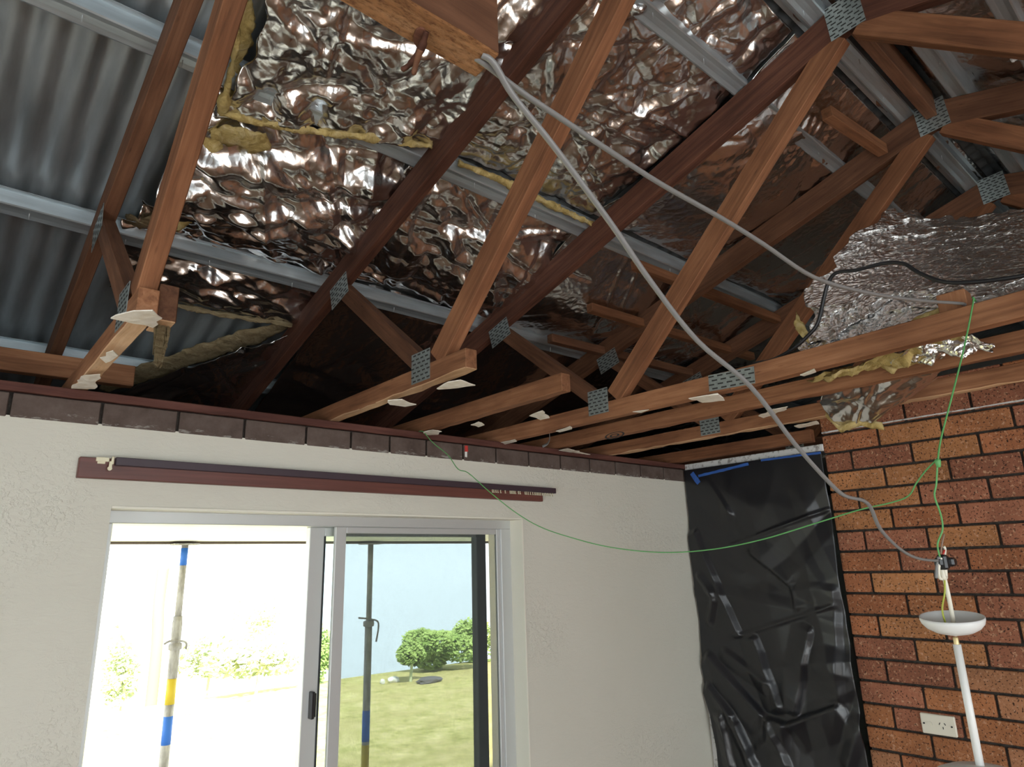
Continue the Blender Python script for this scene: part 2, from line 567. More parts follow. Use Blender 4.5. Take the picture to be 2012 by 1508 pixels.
def sheet(name, fn, nu, nv, m, parent=None, smooth=True, thick=0.0, keep=None):
    """fn(s,t arrays) -> x,y,z arrays over the unit square"""
    s, t = np.meshgrid(np.linspace(0, 1, nu), np.linspace(0, 1, nv))
    x, y, z = fn(s, t)
    co = np.stack([x.ravel(), y.ravel(), z.ravel()], 1)
    idx = np.arange(nu * nv).reshape(nv, nu)
    f = np.stack([idx[:-1, :-1].ravel(), idx[:-1, 1:].ravel(), idx[1:, 1:].ravel(), idx[1:, :-1].ravel()], 1)
    if keep is not None:
        kf = keep(s, t).astype(bool)
        f = f[(kf.ravel()[f]).all(1)]
        used = np.unique(f); remap = -np.ones(len(co), int); remap[used] = np.arange(len(used))
        co = co[used]; f = remap[f]
    me = bpy.data.meshes.new(name)
    me.from_pydata(co.tolist(), [], f.tolist())
    o = link(name, me, m, parent, smooth=smooth)
    if thick:
        md = o.modifiers.new('thickness', 'SOLIDIFY'); md.thickness = thick; md.offset = 0
    return o


# ------------------------------------------------------------------ the setting
WY, WX = 2.062, 3.03                         # inner faces of window wall and brick wall
XL, XR, YB = -2.6, 5.6, -3.6
st = lambda o: tag(o, kind='structure')
st(boxes('floor', [((XL, YB, -.1), (XR, 2.28, 0))], M['floor']))
OX0, OX1, OZ1, OZ0 = .376, 1.849, CZ + .178, CZ - 1.02
zt = CZ + .40
st(boxes('wall_front', [((XL, WY, 0), (OX0, 2.28, zt)), ((OX1, WY, 0), (XR, 2.28, zt)),
                        ((OX0, WY, OZ1), (OX1, 2.28, zt)), ((OX0, WY, 0), (OX1, 2.28, OZ0))], M['render']))
# bare brick course left above the render
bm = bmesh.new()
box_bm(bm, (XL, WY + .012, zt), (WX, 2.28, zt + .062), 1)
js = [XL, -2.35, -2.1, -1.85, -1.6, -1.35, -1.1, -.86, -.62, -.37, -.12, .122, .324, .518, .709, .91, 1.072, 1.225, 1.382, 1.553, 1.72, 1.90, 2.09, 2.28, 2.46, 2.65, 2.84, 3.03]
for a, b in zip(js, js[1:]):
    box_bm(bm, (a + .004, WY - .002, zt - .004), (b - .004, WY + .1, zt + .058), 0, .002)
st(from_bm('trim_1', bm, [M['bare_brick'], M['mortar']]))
st(beam('trim_2', (XL, WY + .04, CZ + .474), (WX, WY + .04, CZ + .474), .09, .026, M['plate_wood'], side=Vector((0, 1, 0)), ragged=.003))

# brick side wall
BE = 1.317
bm = bmesh.new()
lay = bm.loops.layers.float_color.new('tone')
box_bm(bm, (WX + .012, YB, 0), (WX + .11, BE - .004, CZ + .69), 1)
z = .097 - .0857 * 23
rng = random.Random(3)
row = 0
tones = [(.43, .18, .082), (.39, .155, .075), (.34, .14, .085), (.45, .205, .09), (.33, .135, .082), (.39, .185, .098)]
k0 = 23
for r in range(-23, 8):
    zb = .097 + r * .0857 + .005
    ztp = zb + .0757
    if CZ + zb < 0.0 or zb > .67: continue
    y = BE
    first = True
    while y > -3.5:
        ln = .1075 if (first and r % 2 == 1) else .2305
        nb = len(bm.faces)
        before = set(bm.faces)
        jt = rng.uniform(-.0015, .0015)
        box_bm(bm, (WX + jt, y - ln, CZ + zb), (WX + .10, y, CZ + min(ztp, .69)), 0, .003)
        tn = rng.choice(tones); kk = rng.uniform(.82, 1.12)
        for f in bm.faces:
            if f not in before:
                for lp in f.loops: lp[lay] = (tn[0] * kk, tn[1] * kk, tn[2] * kk, 1)
        y -= ln + .010
        first = False
st(from_bm('wall_right', bm, [M['brick'], M['mortar']]))
# run of old white paint on the course edge where the ceiling met the brickwork
st(shard('trim_3', [(WX - .002, 1.315, CZ + .533), (WX - .002, 1.315, CZ + .539), (WX - .002, .62, CZ + .539), (WX - .002, .30, CZ + .539), (WX - .002, .30, CZ + .534)], .004, M['old_white'], nrm=Vector((1, 0, 0)), jag=.003))

# doorway in the side wall, head and jamb
st(boxes('trim_4', [((WX - .004, BE, CZ + .455), (WX + .09, WY, CZ + .487))], M['old_white'], bev=.003))
st(boxes('trim_5', [((WX, WY - .035, 0), (WX + .09, WY, CZ + .455))], M['old_white'], bev=.003))
# remaining walls and the roof shell
def wall_with_hole(name, axis, at, thick, a0, a1, z1, h0, h1, hz0, hz1, m):
    def b(p, q, r, s):
        return ((at, p, r), (at + thick, q, s)) if axis == 'x' else ((p, at, r), (q, at + thick, s))
    st(boxes(name, [b(a0, h0, 0, z1), b(h1, a1, 0, z1), b(h0, h1, hz1, z1), b(h0, h1, 0, hz0)], m))
wall_with_hole('wall_back', 'y', YB - .1, .1, XL, XR, CZ + .30, -1.3, 1.7, .15, 2.15, M['render'])
wall_with_hole('wall_left', 'x', XL - .1, .1, YB, WY, CZ + .30, -1.9, .5, .45, 2.15, M['render'])
EY = 4.42
for nm, x in (('wall_gable_left', XL - .1), ('wall_gable_right', XR)):
    bm = bmesh.new()
    zlow = 0 if nm.endswith('right') else CZ + .30
    prof = [(YB, zlow), (2.28, zlow), (2.28, CZ + .19), (EY, CZ + .19), (EY, roof_z(EY) + .12), (RY, roof_z(RY) + .12), (YB, roof_z(YB) + .12)]
    if nm.endswith('left'):
        prof = [(YB, zlow), (2.28, zlow), (2.28, CZ + .19), (EY, CZ + .19)] + prof[4:]
    a = [bm.verts.new((x, y, z)) for y, z in prof]; b = [bm.verts.new((x + .1, y, z)) for y, z in prof]
    bm.faces.new(a); bm.faces.new(b)
    for i in range(len(a)):
        j = (i + 1) % len(a); bm.faces.new((a[i], a[j], b[j], b[i]))
    st(from_bm(nm, bm, M['concrete']))

# corrugated iron, both slopes
def corrugated(name, y0, y1):
    px = .076; nx = int((XR - XL + .2) / px * 8)
    xs = np.linspace(XL - .1, XR + .1, nx)
    ys = np.linspace(y0, y1, 5)
    X, Y = np.meshgrid(xs, ys)
    Z = CZ + RZ - RS * np.abs(Y - RY) + .075 + .009 * np.sin(2 * np.pi * X / px)
    idx = np.arange(X.size).reshape(X.shape)
    f = np.stack([idx[:-1, :-1].ravel(), idx[:-1, 1:].ravel(), idx[1:, 1:].ravel(), idx[1:, :-1].ravel()], 1)
    me = bpy.data.meshes.new(name)
    me.from_pydata(np.stack([X.ravel(), Y.ravel(), Z.ravel()], 1).tolist(), [], f.tolist())
    o = link(name, me, M['iron'], smooth=True)
    md = o.modifiers.new('thickness', 'SOLIDIFY'); md.thickness = .002
    return st(o)
corrugated('roof_front_slope', RY, EY + .1)
corrugated('roof_rear_slope', RY, YB - .15)
st(boxes('ceiling_verandah', [((XL - .1, 2.28, CZ + .19), (XR + .1, EY, CZ + .205)), ((XL - .1, 2.285, CZ + .205), (XR + .1, EY - .03, CZ + .212), 1)], [M['soffit'], M['fascia']]))  # second box: dark layer added on the unseen soffit top to darken eave foil
st(boxes('trim_6', [((XL - .1, EY - .02, CZ + .175), (XR + .1, EY + .06, roof_z(EY) + .1))], M['fascia']))

st(boxes('ceiling_next_room', [((WX + .115, YB, CZ + .44), (XR, 2.28, CZ + .455))], M['render']))
# outside ground: verandah slab, lawn rising to a crest then falling away
st(boxes('verandah_floor', [((XL - .5, 2.28, -.2), (XR + .5, 5.0, -.06))], M['concrete']))
def lawn_z(x, y):
    zz = -.20 - .009 * (y - 5) + .03 * np.sin(x * .31) * np.clip((y - 6) / 6, 0, 1)
    return zz - .10 * np.maximum(0, y - 13.2) ** 1.5


def lawn_fn(s, t):
    x = -25 + s * 70; y = 5.0 + t * 40
    return x, y, lawn_z(x, y)
st(sheet('ground', lawn_fn, 90, 110, M['lawn']))

# ------------------------------------------------------------------ window
FY = 2.132
k = FY / 2.10
win = st(empty('window_1', (1.1, FY, OZ0), None, None))
FZ = CZ + .141
boxes('frame_head', [((OX0, FY, FZ), (OX1, FY + .10, OZ1))], M['alu'], win, .002)
boxes('frame_jamb', [((OX0, FY, OZ0), (OX0 + .022, FY + .10, FZ))], M['alu'], win, .002)
boxes('frame_jamb', [((1.795, FY, OZ0), (OX1, FY + .016, FZ)), ((1.822, FY + .016, OZ0), (OX1, FY + .055, FZ))], M['alu'], win, .002)
boxes('frame_sill', [((OX0, FY, OZ0), (OX1, FY + .11, OZ0 + .035))], M['alu'], win, .002)
sash = boxes('sliding_sash', [((.995, FY + .05, OZ0 + .03), (1.05, FY + .08, FZ)), ((1.05, FY + .05, FZ - .03), (1.71, FY + .08, FZ)),
                              ((1.05, FY + .05, OZ0 + .03), (1.71, FY + .08, OZ0 + .09))], M['alu'], win, .002)
boxes('sash_stile', [((1.705, FY + .045, OZ0 + .03), (1.752, FY + .085, FZ))], M['gasket'], win, .003)
boxes('pane', [((1.05, FY + .062, OZ0 + .09), (1.705, FY + .067, FZ - .03))], M['glass'], sash)
boxes('gasket', [((1.046, FY + .047, OZ0 + .03), (1.052, FY + .083, FZ - .03))], M['gasket'], sash)
tag(boxes('latch_handle', [((1.018, FY + .028, CZ - .455), (1.030, FY + .052, CZ - .375)), ((1.026, FY + .03, CZ - .45), (1.036, FY + .036, CZ - .38))], M['black_plastic'], sash, .002), 'small black latch handle')
scr = boxes('screen_frame', [((1.068, FY + .008, OZ0 + .03), (1.108, FY + .024, FZ)), ((1.108, FY + .008, FZ - .022), (1.778, FY + .024, FZ)),
                             ((1.778, FY + .008, OZ0 + .03), (1.797, FY + .024, FZ)), ((1.108, FY + .008, OZ0 + .03), (1.778, FY + .024, OZ0 + .06))], M['alu'], win, .002)
boxes('insect_screen', [((1.108, FY + .0155, OZ0 + .06), (1.778, FY + .0165, FZ - .022))], M['mesh'], scr)
boxes('reveal_lining', [((OX1 - .003, WY - .004, OZ0), (OX1 + .004, FY + .02, OZ1)), ((OX0, WY - .004, OZ1 - .003), (OX1, FY + .1, OZ1 + .004))], M['cream_paint'], win, .001)

# ------------------------------------------------------------------ roof trusses
TH = .038
BCZ = CZ + .517                              # middle of bottom chord
BCD = .058
NP = {}
def nail_plate(parent, X, cy, cz, wy, hz, ang=0.0, cols=4, rows=7):
    """punched steel plate on the face of a timber"""
    key = (round(wy, 3), round(hz, 3), cols, rows)
    if key not in NP:
        bm = bmesh.new()
        box_bm(bm, (-.0008, -wy / 2, -hz / 2), (.0008, wy / 2, hz / 2))
        for i in range(cols):
            for j in range(rows):
                y = (-.5 + (i + .5) / cols) * wy
                z = (-.5 + (j + .5) / rows) * hz
                o = .18 * wy / cols * (1 if j % 2 else -1)
                box_bm(bm, (-.0013, y - .30 * wy / cols + o, z - .17 * hz / rows), (-.0007, y + .30 * wy / cols + o, z + .17 * hz / rows), 1)
        me = bpy.data.meshes.new('nail_plate')
        bmesh.ops.recalc_face_normals(bm, faces=bm.faces)
        bm.to_mesh(me); bm.free()
        me.materials.append(M['nailplate']); me.materials.append(M['slot'])
        NP[key] = me
    o = bpy.data.objects.new('nail_plate', NP[key])
    COL.objects.link(o); o.parent = parent
    o.matrix_local = Matrix.Translation(Vector((X - .001, cy, cz)) - parent.location) @ Matrix.Rotation(ang, 4, 'X')
    return o


RD = .095
SA = math.atan(RS)
def truss(X, label, chord=(-2.9, 3.9), pieces=None, chord_mat='chord', raft='rafter', rear=True):
    """X: left face. Fink truss with ridge at RY"""
    xm = X + TH / 2
    t = empty('roof_truss', (xm, RY, CZ + .49), label, 'roof truss', 'timber roof trusses')
    dz = RD / 2 / math.cos(SA)
    rz = lambda Y: roof_z(Y) - dz
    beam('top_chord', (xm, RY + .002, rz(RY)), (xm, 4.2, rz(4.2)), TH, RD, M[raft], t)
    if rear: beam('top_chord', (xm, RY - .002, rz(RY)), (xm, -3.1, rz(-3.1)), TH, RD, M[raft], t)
    if pieces:
        for (y0, z0, y1, z1) in pieces:
            beam('bottom_chord', (xm, y0, BCZ + z0), (xm, y1, BCZ + z1), TH, BCD, M[chord_mat], t)
    elif chord:
        beam('bottom_chord', (xm, chord[0], BCZ), (xm, chord[1], BCZ), TH, BCD, M[chord_mat], t, under=M['raw'], ragged=.006)
    top = BCZ + BCD / 2
    w = M['web']
    beam('web', (xm, 1.445, top + .005), (xm, .548, CZ + 1.415), TH * .95, .07, w, t)
    beam('web', (xm, 1.53, top + .012), (xm, 2.03, CZ + .955), TH * .95, .055, M['dim'], t)
    if rear:
        beam('web', (xm, .482, CZ + 1.417), (xm, -.43, CZ + .605), TH * .95, .07, w, t)
        beam('web', (xm, -.50, top + .012), (xm, -1.0, CZ + .955), TH * .95, .055, M['dim'], t)
        nail_plate(t, X, -.47, CZ + .545, .092, .088)
        nail_plate(t, X, -1.01, CZ + .96, .105, .085, SA)
    nail_plate(t, X, 1.513, CZ + .545, .092, .088)
    nail_plate(t, X, 2.04, CZ + .955, .125, .085, -SA)
    nail_plate(t, X, RY, CZ + 1.46, .095, .112, -.06, 4, 10)
    return t


XA, XB, XC, XD, XE = .250, .994, 1.737, 2.434, 3.165
tA = truss(XA, 'leftmost roof truss, its lower chord sawn off short and tipped with broken plaster', (1.375, 3.9), raft='dim')
tB = truss(XB, 'dark roof truss second from the left, sawn-off lower chord with torn pale underside', (1.305, 3.9))
tC = truss(XC, 'roof truss with the grey cable clipped on its long lower chord and a splice plate', None,
           pieces=[(3.9, .006, 1.0, -.010), (1.0, -.010, -2.9, .045)])
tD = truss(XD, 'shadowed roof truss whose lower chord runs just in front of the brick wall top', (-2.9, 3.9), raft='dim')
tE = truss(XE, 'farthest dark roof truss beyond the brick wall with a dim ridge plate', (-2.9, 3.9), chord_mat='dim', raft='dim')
nail_plate(tC, XC, .992, CZ + .508, .15, .05, .05, 5, 4)
tag(beam('scab_block', (XA + TH + .019, 1.385, CZ + .527), (XA + TH + .019, 1.47, CZ + .527), .036, .078, M['dim'], tA, under=M['raw']), 'short raw timber block nailed beside the sawn chord')

# loose ceiling joists between the trusses
def joist(X, y0, y1, label, m='chord', dz=0.0, under=None):
    o = beam('ceiling_joist', (X + TH / 2, y0, BCZ + dz), (X + TH / 2, y1, BCZ + dz), TH, BCD, M[m], under=under, ragged=.004)
    return tag(o, label, 'ceiling joist', 'ceiling joists over the room')
joist(1.364, 1.325, 3.0, 'short sawn-off ceiling joist stub between the two middle trusses')
jj = joist(2.06, -2.9, 3.0, 'long ceiling joist with an oval burnt stamp near the window wall')
joist(2.93, BE + .004, 3.0, 'ceiling joist above the black plastic ending against the brickwork', 'web')
# the burnt oval stamp on the joist
st_c = onX(1207, 856, 2.058)
bm = bmesh.new()
for (r0, r1) in ((.82, 1.0), (.30, .5)):
    ring = []
    for i in range(28):
        a = 2 * math.pi * i / 28
        ca, sa = math.cos(a), math.sin(a)
        ring.append([bm.verts.new((2.0592, st_c.y + .052 * ca * q, st_c.z + .0135 * sa * q - .0 * ca)) for q in (r0, r1)])
    for i in range(28):
        a, b = ring[i], ring[(i + 1) % 28]
        bm.faces.new((a[0], a[1], b[1], b[0]))
from_bm('burnt_stamp', bm, M['slot'], jj)

# hanging strongback beam, cut through above the room
bt = beam('hanging_beam', (XL, .492, CZ + .603), (.411, .492, CZ + .603), .044, .108, M['dim'], side=Vector((0, 1, 0)), under=M['rough_sawn'], ragged=.005)
tag(bt, 'thick rough sawn beam with a freshly cut end hanging at the top of the photo', 'beam')
bz = .548
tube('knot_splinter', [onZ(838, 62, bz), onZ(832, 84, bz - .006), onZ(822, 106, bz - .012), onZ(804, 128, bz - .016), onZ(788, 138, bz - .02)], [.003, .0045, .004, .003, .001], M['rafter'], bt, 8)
tube('knot_splinter', [onZ(826, 98, bz - .012), onZ(818, 124, bz - .02), onZ(812, 148, bz - .03)], [.0035, .003, .001], M['dim'], bt, 8)
kn = []
for i in range(12):
    a = 2 * math.pi * i / 12
    kn.append(onZ(826 + 14 * math.cos(a), 76 + 20 * math.sin(a), bz))
shard('knot', kn, .003, M['rafter'], bt, jag=.001)

# ledger beyond the window wall and loose old battens in the roof space
ya = 2.62
pa, pb = onY(-120, 690, ya), onY(262, 742, ya)
tag(beam('timber_ledger', pa, pb, .04, .075, M['chord'], side=Vector((0, 1, 0))), 'reddish timber ledger in the dark eave beyond the window wall, left side', 'timber')
def batten(px0, X1, label, h=-.03, m='web', sec=(.036, .04)):
    p = onroof(*px0, h=h)
    q = Vector((X1, p.y - .03, p.z + .01))
    tag(beam('old_timber_batten', p, q, sec[0], sec[1], M[m], side=Vector((0, 1, 0))), label, 'timber', 'old timber battens behind the trusses')
batten((1158, 605), 3.4, 'cut old batten in the roof space with the cleanest pale end', -.05)
batten((1080, 665), 3.4, 'lowest cut old batten end in the roof space', -.05, 'dim')
batten((1246, 520), 3.4, 'cut old batten end beside the long grey cable', -.05)
batten((1624, 222), XD + .02, 'stub of orange timber batten ending in torn foil near the ridge', -.05)
tag(beam('ridge_board', (XC + TH, RY, CZ + 1.505), (XD, RY, CZ + 1.505), .035, .10, M['dim'], side=Vector((0, 1, 0))), 'short brown board along the ridge between two peaks with steel plates', 'timber')

# galvanised roof battens
SCREW = []
def top_hat(name, Y, x0, x1, label, w=.07):
    sg = 1 if Y >= RY else -1
    prof = [(-w / 2 - .012, .040), (-w / 2, .040), (-w / 2, .036), (-w * .36, .002), (-w * .30, .0), (-w * .12, 0.003), (w * .12, 0.003), (w * .30, 0), (w * .36, .002), (w / 2, .036), (w / 2, .040), (w / 2 + .012, .040)]
    ca, sa = math.cos(SA), math.sin(SA) * sg
    z0 = roof_z(Y)
    bm = bmesh.new(); A = []; B = []
    for u, h in prof:
        y = Y + u * ca + h * sa; z = z0 - u * sa + h * ca
        A.append(bm.verts.new((x0, y, z))); B.append(bm.verts.new((x1, y, z)))
    for i in range(len(A) - 1):
        bm.faces.new((A[i], A[i + 1], B[i + 1], B[i]))
    me = bpy.data.meshes.new(name)
    bm.normal_update(); bm.to_mesh(me); bm.free()
    o = link(name, me, M['batten'])
    md = o.modifiers.new('thickness', 'SOLIDIFY'); md.thickness = .0014
    # roofing screws that poke through the batten
    rg = random.Random(int(Y * 100) + 50)
    x = .1
    while x < 3.0 and Y < 2.5:
        if not SCREW:
            sb = bmesh.new(); bmesh.ops.create_cone(sb, cap_ends=True, segments=6, radius1=.0016, radius2=.0004, depth=.02)
            SCREW.append(bpy.data.meshes.new('screw_point')); sb.to_mesh(SCREW[0]); sb.free(); SCREW[0].materials.append(M['strap'])
        q = bpy.data.objects.new('screw_point', SCREW[0]); COL.objects.link(q); q.parent = o
        q.location = (x, Y + rg.uniform(-.012, .012), roof_z(Y) - .006); q.rotation_euler = (math.pi, 0, 0)
        x += rg.uniform(.2, .34)
    return tag(o, label, 'roof batten', 'galvanised roof battens')
top_hat('roof_batten', 2.97, XL, XR, 'lowest steel roof batten, half hidden in the dark eave above the window wall')
top_hat('roof_batten', 2.215, XL, XR, 'steel roof batten behind the steel plates halfway up the truss slopes')
top_hat('roof_batten', 1.54, XL, XR, 'steel roof batten with yellow insulation edge hanging over its middle length')
top_hat('roof_batten', .842, XL, XR, 'wide steel roof batten crossing to the right below the ridge')
top_hat('roof_batten', .585, XL, XR, 'upper steel batten on the window side just under the ridge')
top_hat('roof_batten', .425, XL, XR, 'steel batten just over the ridge on the far slope, upper right')
top_hat('roof_batten', .215, XL, XR, 'steel batten second past the ridge, at the top right corner')
top_hat('roof_batten', -.5, XL, XR, 'steel batten far down the rear roof slope above the viewer')

# ------------------------------------------------------------------ foil insulation blankets
def blanket(label, c00, c10, c11, c01, h=(.045, .045, .045, .045), sag=.05, seed=1, amp=0.0055, angle=None, spread=1.6,
            creases=84, res=.0055, torn=(.0, .0, .0, .0), facet=.005, cell=.05, mat_='foil', width=(.012, .05), length=(.06, .35), sg=1, name='foil_blanket'):
    """corners in plan (X,Y): c00 upper left, c10 upper right, c11 lower right, c01 lower left; h: height over the rafters at each corner"""
    c = [np.array(q, float) for q in (c00, c10, c11, c01)]
    lu = max(np.linalg.norm(c[1] - c[0]), np.linalg.norm(c[2] - c[3])); lv = max(np.linalg.norm(c[3] - c[0]), np.linalg.norm(c[2] - c[1]))
    nu, nv = max(8, int(lu / res)), max(8, int(lv / res))
    rg = np.random.default_rng(seed)
    def wob(x, f=1.0):
        return sum(rg.normal(0, 1) / (i + 1) * np.sin(x * f * (i + 1) * 9 + rg.uniform(0, 6)) for i in range(6))
    def fn(s, t):
        s = s + torn[0] * wob(t) * (1 - s) + torn[1] * wob(t) * s
        t = t + torn[2] * wob(s) * (1 - t) + torn[3] * wob(s) * t
        w00, w10, w11, w01 = (1 - s) * (1 - t), s * (1 - t), s * t, (1 - s) * t
        X = w00 * c[0][0] + w10 * c[1][0] + w11 * c[2][0] + w01 * c[3][0]
        Y = w00 * c[0][1] + w10 * c[1][1] + w11 * c[2][1] + w01 * c[3][1]
        H = w00 * h[0] + w10 * h[1] + w11 * h[2] + w01 * h[3]
        d = crumple(X, Y, seed, creases, width, length, amp, angle, spread, facet, cell)
        low = .4 * np.sin(X * 4.3 + seed) * np.sin(t * 3.14)
        H = H - sag * np.sin(np.pi * np.clip(t, 0, 1)) * (1 + low) + d
        Z = CZ + RZ - RS * np.abs(Y - RY) + H
        Y = Y + .35 * d
        return X, Y, np.minimum(Z, CZ + RZ - RS * np.abs(Y - RY) + .062)
    o = sheet(name, fn, nu, nv, M[mat_], thick=.0012)
    return tag(o, label, 'insulation blanket', 'foil insulation blankets under the roof')


def wool_strip(pts, wid, parent=None, seed=0, name='fibreglass_edge', m='glasswool', drop=.0):
    """ragged band of glass wool along a line"""
    P = [Vector(p) for p in pts]
    L = [0]
    for a, b in zip(P, P[1:]): L.append(L[-1] + (b - a).length)
    n = max(12, int(L[-1] / .008)); mrow = 9
    rg = random.Random(seed)
    ph = [rg.uniform(0, 6) for _ in range(8)]
    def at(q):
        for i in range(len(P) - 1):
            if q <= L[i + 1] + 1e-9: return P[i].lerp(P[i + 1], (q - L[i]) / max(1e-9, L[i + 1] - L[i]))
        return P[-1]
    bm = bmesh.new(); rows = []
    for i in range(n + 1):
        q = L[-1] * i / n
        c = at(q); tng = (at(min(L[-1], q + .02)) - at(max(0, q - .02))).normalized()
        sd = tng.cross(Vector((0, 0, 1))).normalized()
        am = min(1, .045 / wid)
        wv = wid * (.8 + am * (.28 * math.sin(q * 31 + ph[0]) + .22 * math.sin(q * 73 + ph[1]) + .15 * math.sin(q * 141 + ph[2])))
        wv *= min(1, .35 + 3 * min(i, n - i) / n)
        rows.append([bm.verts.new(c + sd * math.cos(a) * wv / 2 + Vector((0, 0, math.sin(a) * (.010 + .004 * math.sin(q * 57 + a * 2)) - drop)) +
                                  Vector((rg.uniform(-1, 1), rg.uniform(-1, 1), rg.uniform(-1, 1))) * .0022) for a in [2 * math.pi * k / mrow for k in range(mrow)]])
    for a, b in zip(rows, rows[1:]):
        for k in range(mrow):
            bm.faces.new((a[k], a[(k + 1) % mrow], b[(k + 1) % mrow], b[k]))
    bm.faces.new(rows[0]); bm.faces.new(rows[-1])
    return from_bm(name, bm, M[m], parent, smooth=True)


def RP(u, v, h=0.0):
    return onroof(u, v, h)


f1 = blanket('big crumpled foil blanket hanging beside the leftmost truss and over the batten edge', (.40, .66), (1.02, .66), (1.02, 1.455), (.44, 1.64),
             h=(.045, .045, -.012, -.012), sag=.045, seed=11, amp=0.0110, creases=138, torn=(.03, 0, 0, .012), facet=.009, cell=.06)
wool_strip([RP(470, 60, -.005), RP(452, 150, -.008), RP(436, 222, -.012), RP(520, 243, -.012), RP(620, 258, -.012), RP(720, 270, -.012), RP(848, 287, -.012)], .028, f1, 1)
wool_strip([RP(492, 5, .02), RP(478, 60, .02), RP(465, 120, .02), RP(450, 200, .01)], .05, f1, 2)
f2 = blanket('bright crinkled foil blanket between second and third trusses below the ridge', (1.0, .66), (1.745, .66), (1.745, 1.50), (1.0, 1.50),
             h=(.045, .045, .048, .048), sag=.055, seed=23, amp=0.0083, creases=132, facet=.006, cell=.07)
wool_strip([RP(900, 320, .02), RP(980, 352, .01), RP(1060, 392, .01), RP(1165, 441, .005)], .03, f2, 3)
f3 = blanket('dim foil blanket between third and fourth trusses below the ridge', (1.75, .66), (4.6, .66), (4.6, 1.50), (1.745, 1.50),
             h=(.045, .045, .048, .048), sag=.06, seed=31, amp=0.0066, creases=90, facet=.005, cell=.08, torn=(0, .02, 0, .01))
f4 = blanket('folded foil blanket with yellow torn end hanging behind the leftmost web', (.42, 1.60), (1.02, 1.60), (1.02, 2.20), (.33, 2.20),
             h=(.030, .045, .045, .03), sag=.075, seed=43, amp=0.0121, angle=.12, spread=.5, creases=132, facet=.006, cell=.06, torn=(.03, 0, .01, 0), length=(.1, .5))
wool_strip([RP(425, 245, .0), RP(412, 300, -.005), RP(388, 370, -.01), RP(352, 450, 0)], .09, f4, 5)
wool_strip([RP(415, 262, -.01), RP(475, 270, -.015), RP(530, 290, -.015)], .11, f4, 6)
wool_strip([RP(250, 430, .02), RP(280, 440, .0), RP(318, 432, .0)], .085, f4, 7, m='glasswool_dusty')
f5 = blanket('smooth draped foil blanket between second and third trusses above the middle batten', (1.0, 1.60), (1.745, 1.60), (1.745, 2.20), (1.0, 2.20),
             h=(.045, .045, .046, .046), sag=.07, seed=51, amp=0.0099, angle=.1, spread=.7, creases=102, facet=.005, cell=.08, length=(.1, .5))
f6 = blanket('dark foil blanket behind the fourth truss above the middle batten', (1.75, 1.60), (4.6, 1.60), (4.6, 2.20), (1.75, 2.20),
             h=(.045, .045, .046, .046), sag=.05, seed=61, amp=0.0066, creases=72, facet=.004, cell=.09)
f7 = blanket('narrow foil blanket strip sagging below the middle batten near the left wall end', (.36, 2.25), (1.06, 2.25), (1.06, 2.455), (.36, 2.455),
             h=(.04, .045, -.005, -.005), sag=.03, seed=71, amp=0.0088, angle=.1, spread=.5, creases=66, facet=.006, cell=.05, torn=(.03, 0, 0, .03))
wool_strip([RP(330, 597, -.005), RP(420, 615, -.008), RP(500, 628, -.008), RP(585, 640, -.008)], .014, f7, 8, m='glasswool_dusty')
f8 = blanket('sagging dark foil blanket in the eave under the middle batten', (1.09, 2.26), (4.6, 2.26), (4.6, 3.75), (1.13, 3.6),
             h=(.045, .045, .02, .0), sag=.05, seed=81, amp=0.0077, angle=.1, spread=.6, creases=120, facet=.004, cell=.08, res=.012)
e0, e1, e2, e3 = RP(580, 648, -.03), RP(420, 702, -.04), RP(300, 745, -.06), RP(218, 772, -.06)
f9 = blanket('loose foil flap with folded lower edge hanging over the window wall at left', (e3.x, e3.y), (e0.x + .03, e0.y), (e0.x + .1, 3.75), (e3.x + .02, 3.6),
             h=(-.06, -.03, .0, -.02), sag=.01, seed=91, amp=0.0077, creases=90, facet=.005, cell=.05)
wool_strip([e0 + Vector((-.01, .05, .035)), e1 + Vector((-.02, .05, .03)), e2 + Vector((-.02, .04, .03)), e3 + Vector((-.02, .04, .02))], .19, f9, 9, m='glasswool_dusty')
f10 = blanket('foil blanket just under the ridge behind the ridge plates', (1.05, .54), (3.4, .54), (3.4, .645), (1.05, .645),
              h=(.05, .05, .048, .048), sag=.012, seed=101, amp=0.0066, creases=72, facet=.005, cell=.06, torn=(0, .02, 0, 0))
f11 = blanket('foil blanket on the rear slope past the ridge at top right', (1.2, .48), (4.4, .48), (4.4, -.45), (1.2, -.45),
              h=(.05, .05, .048, .048), sag=.03, seed=111, amp=0.0077, creases=96, facet=.005, cell=.07, res=.014)
wool_strip([onX(1985, 118, 2.3), onX(2010, 105, 2.3), onX(2040, 90, 2.3)], .03, f11, 12, name='folded_foil_edge', m='old_white')

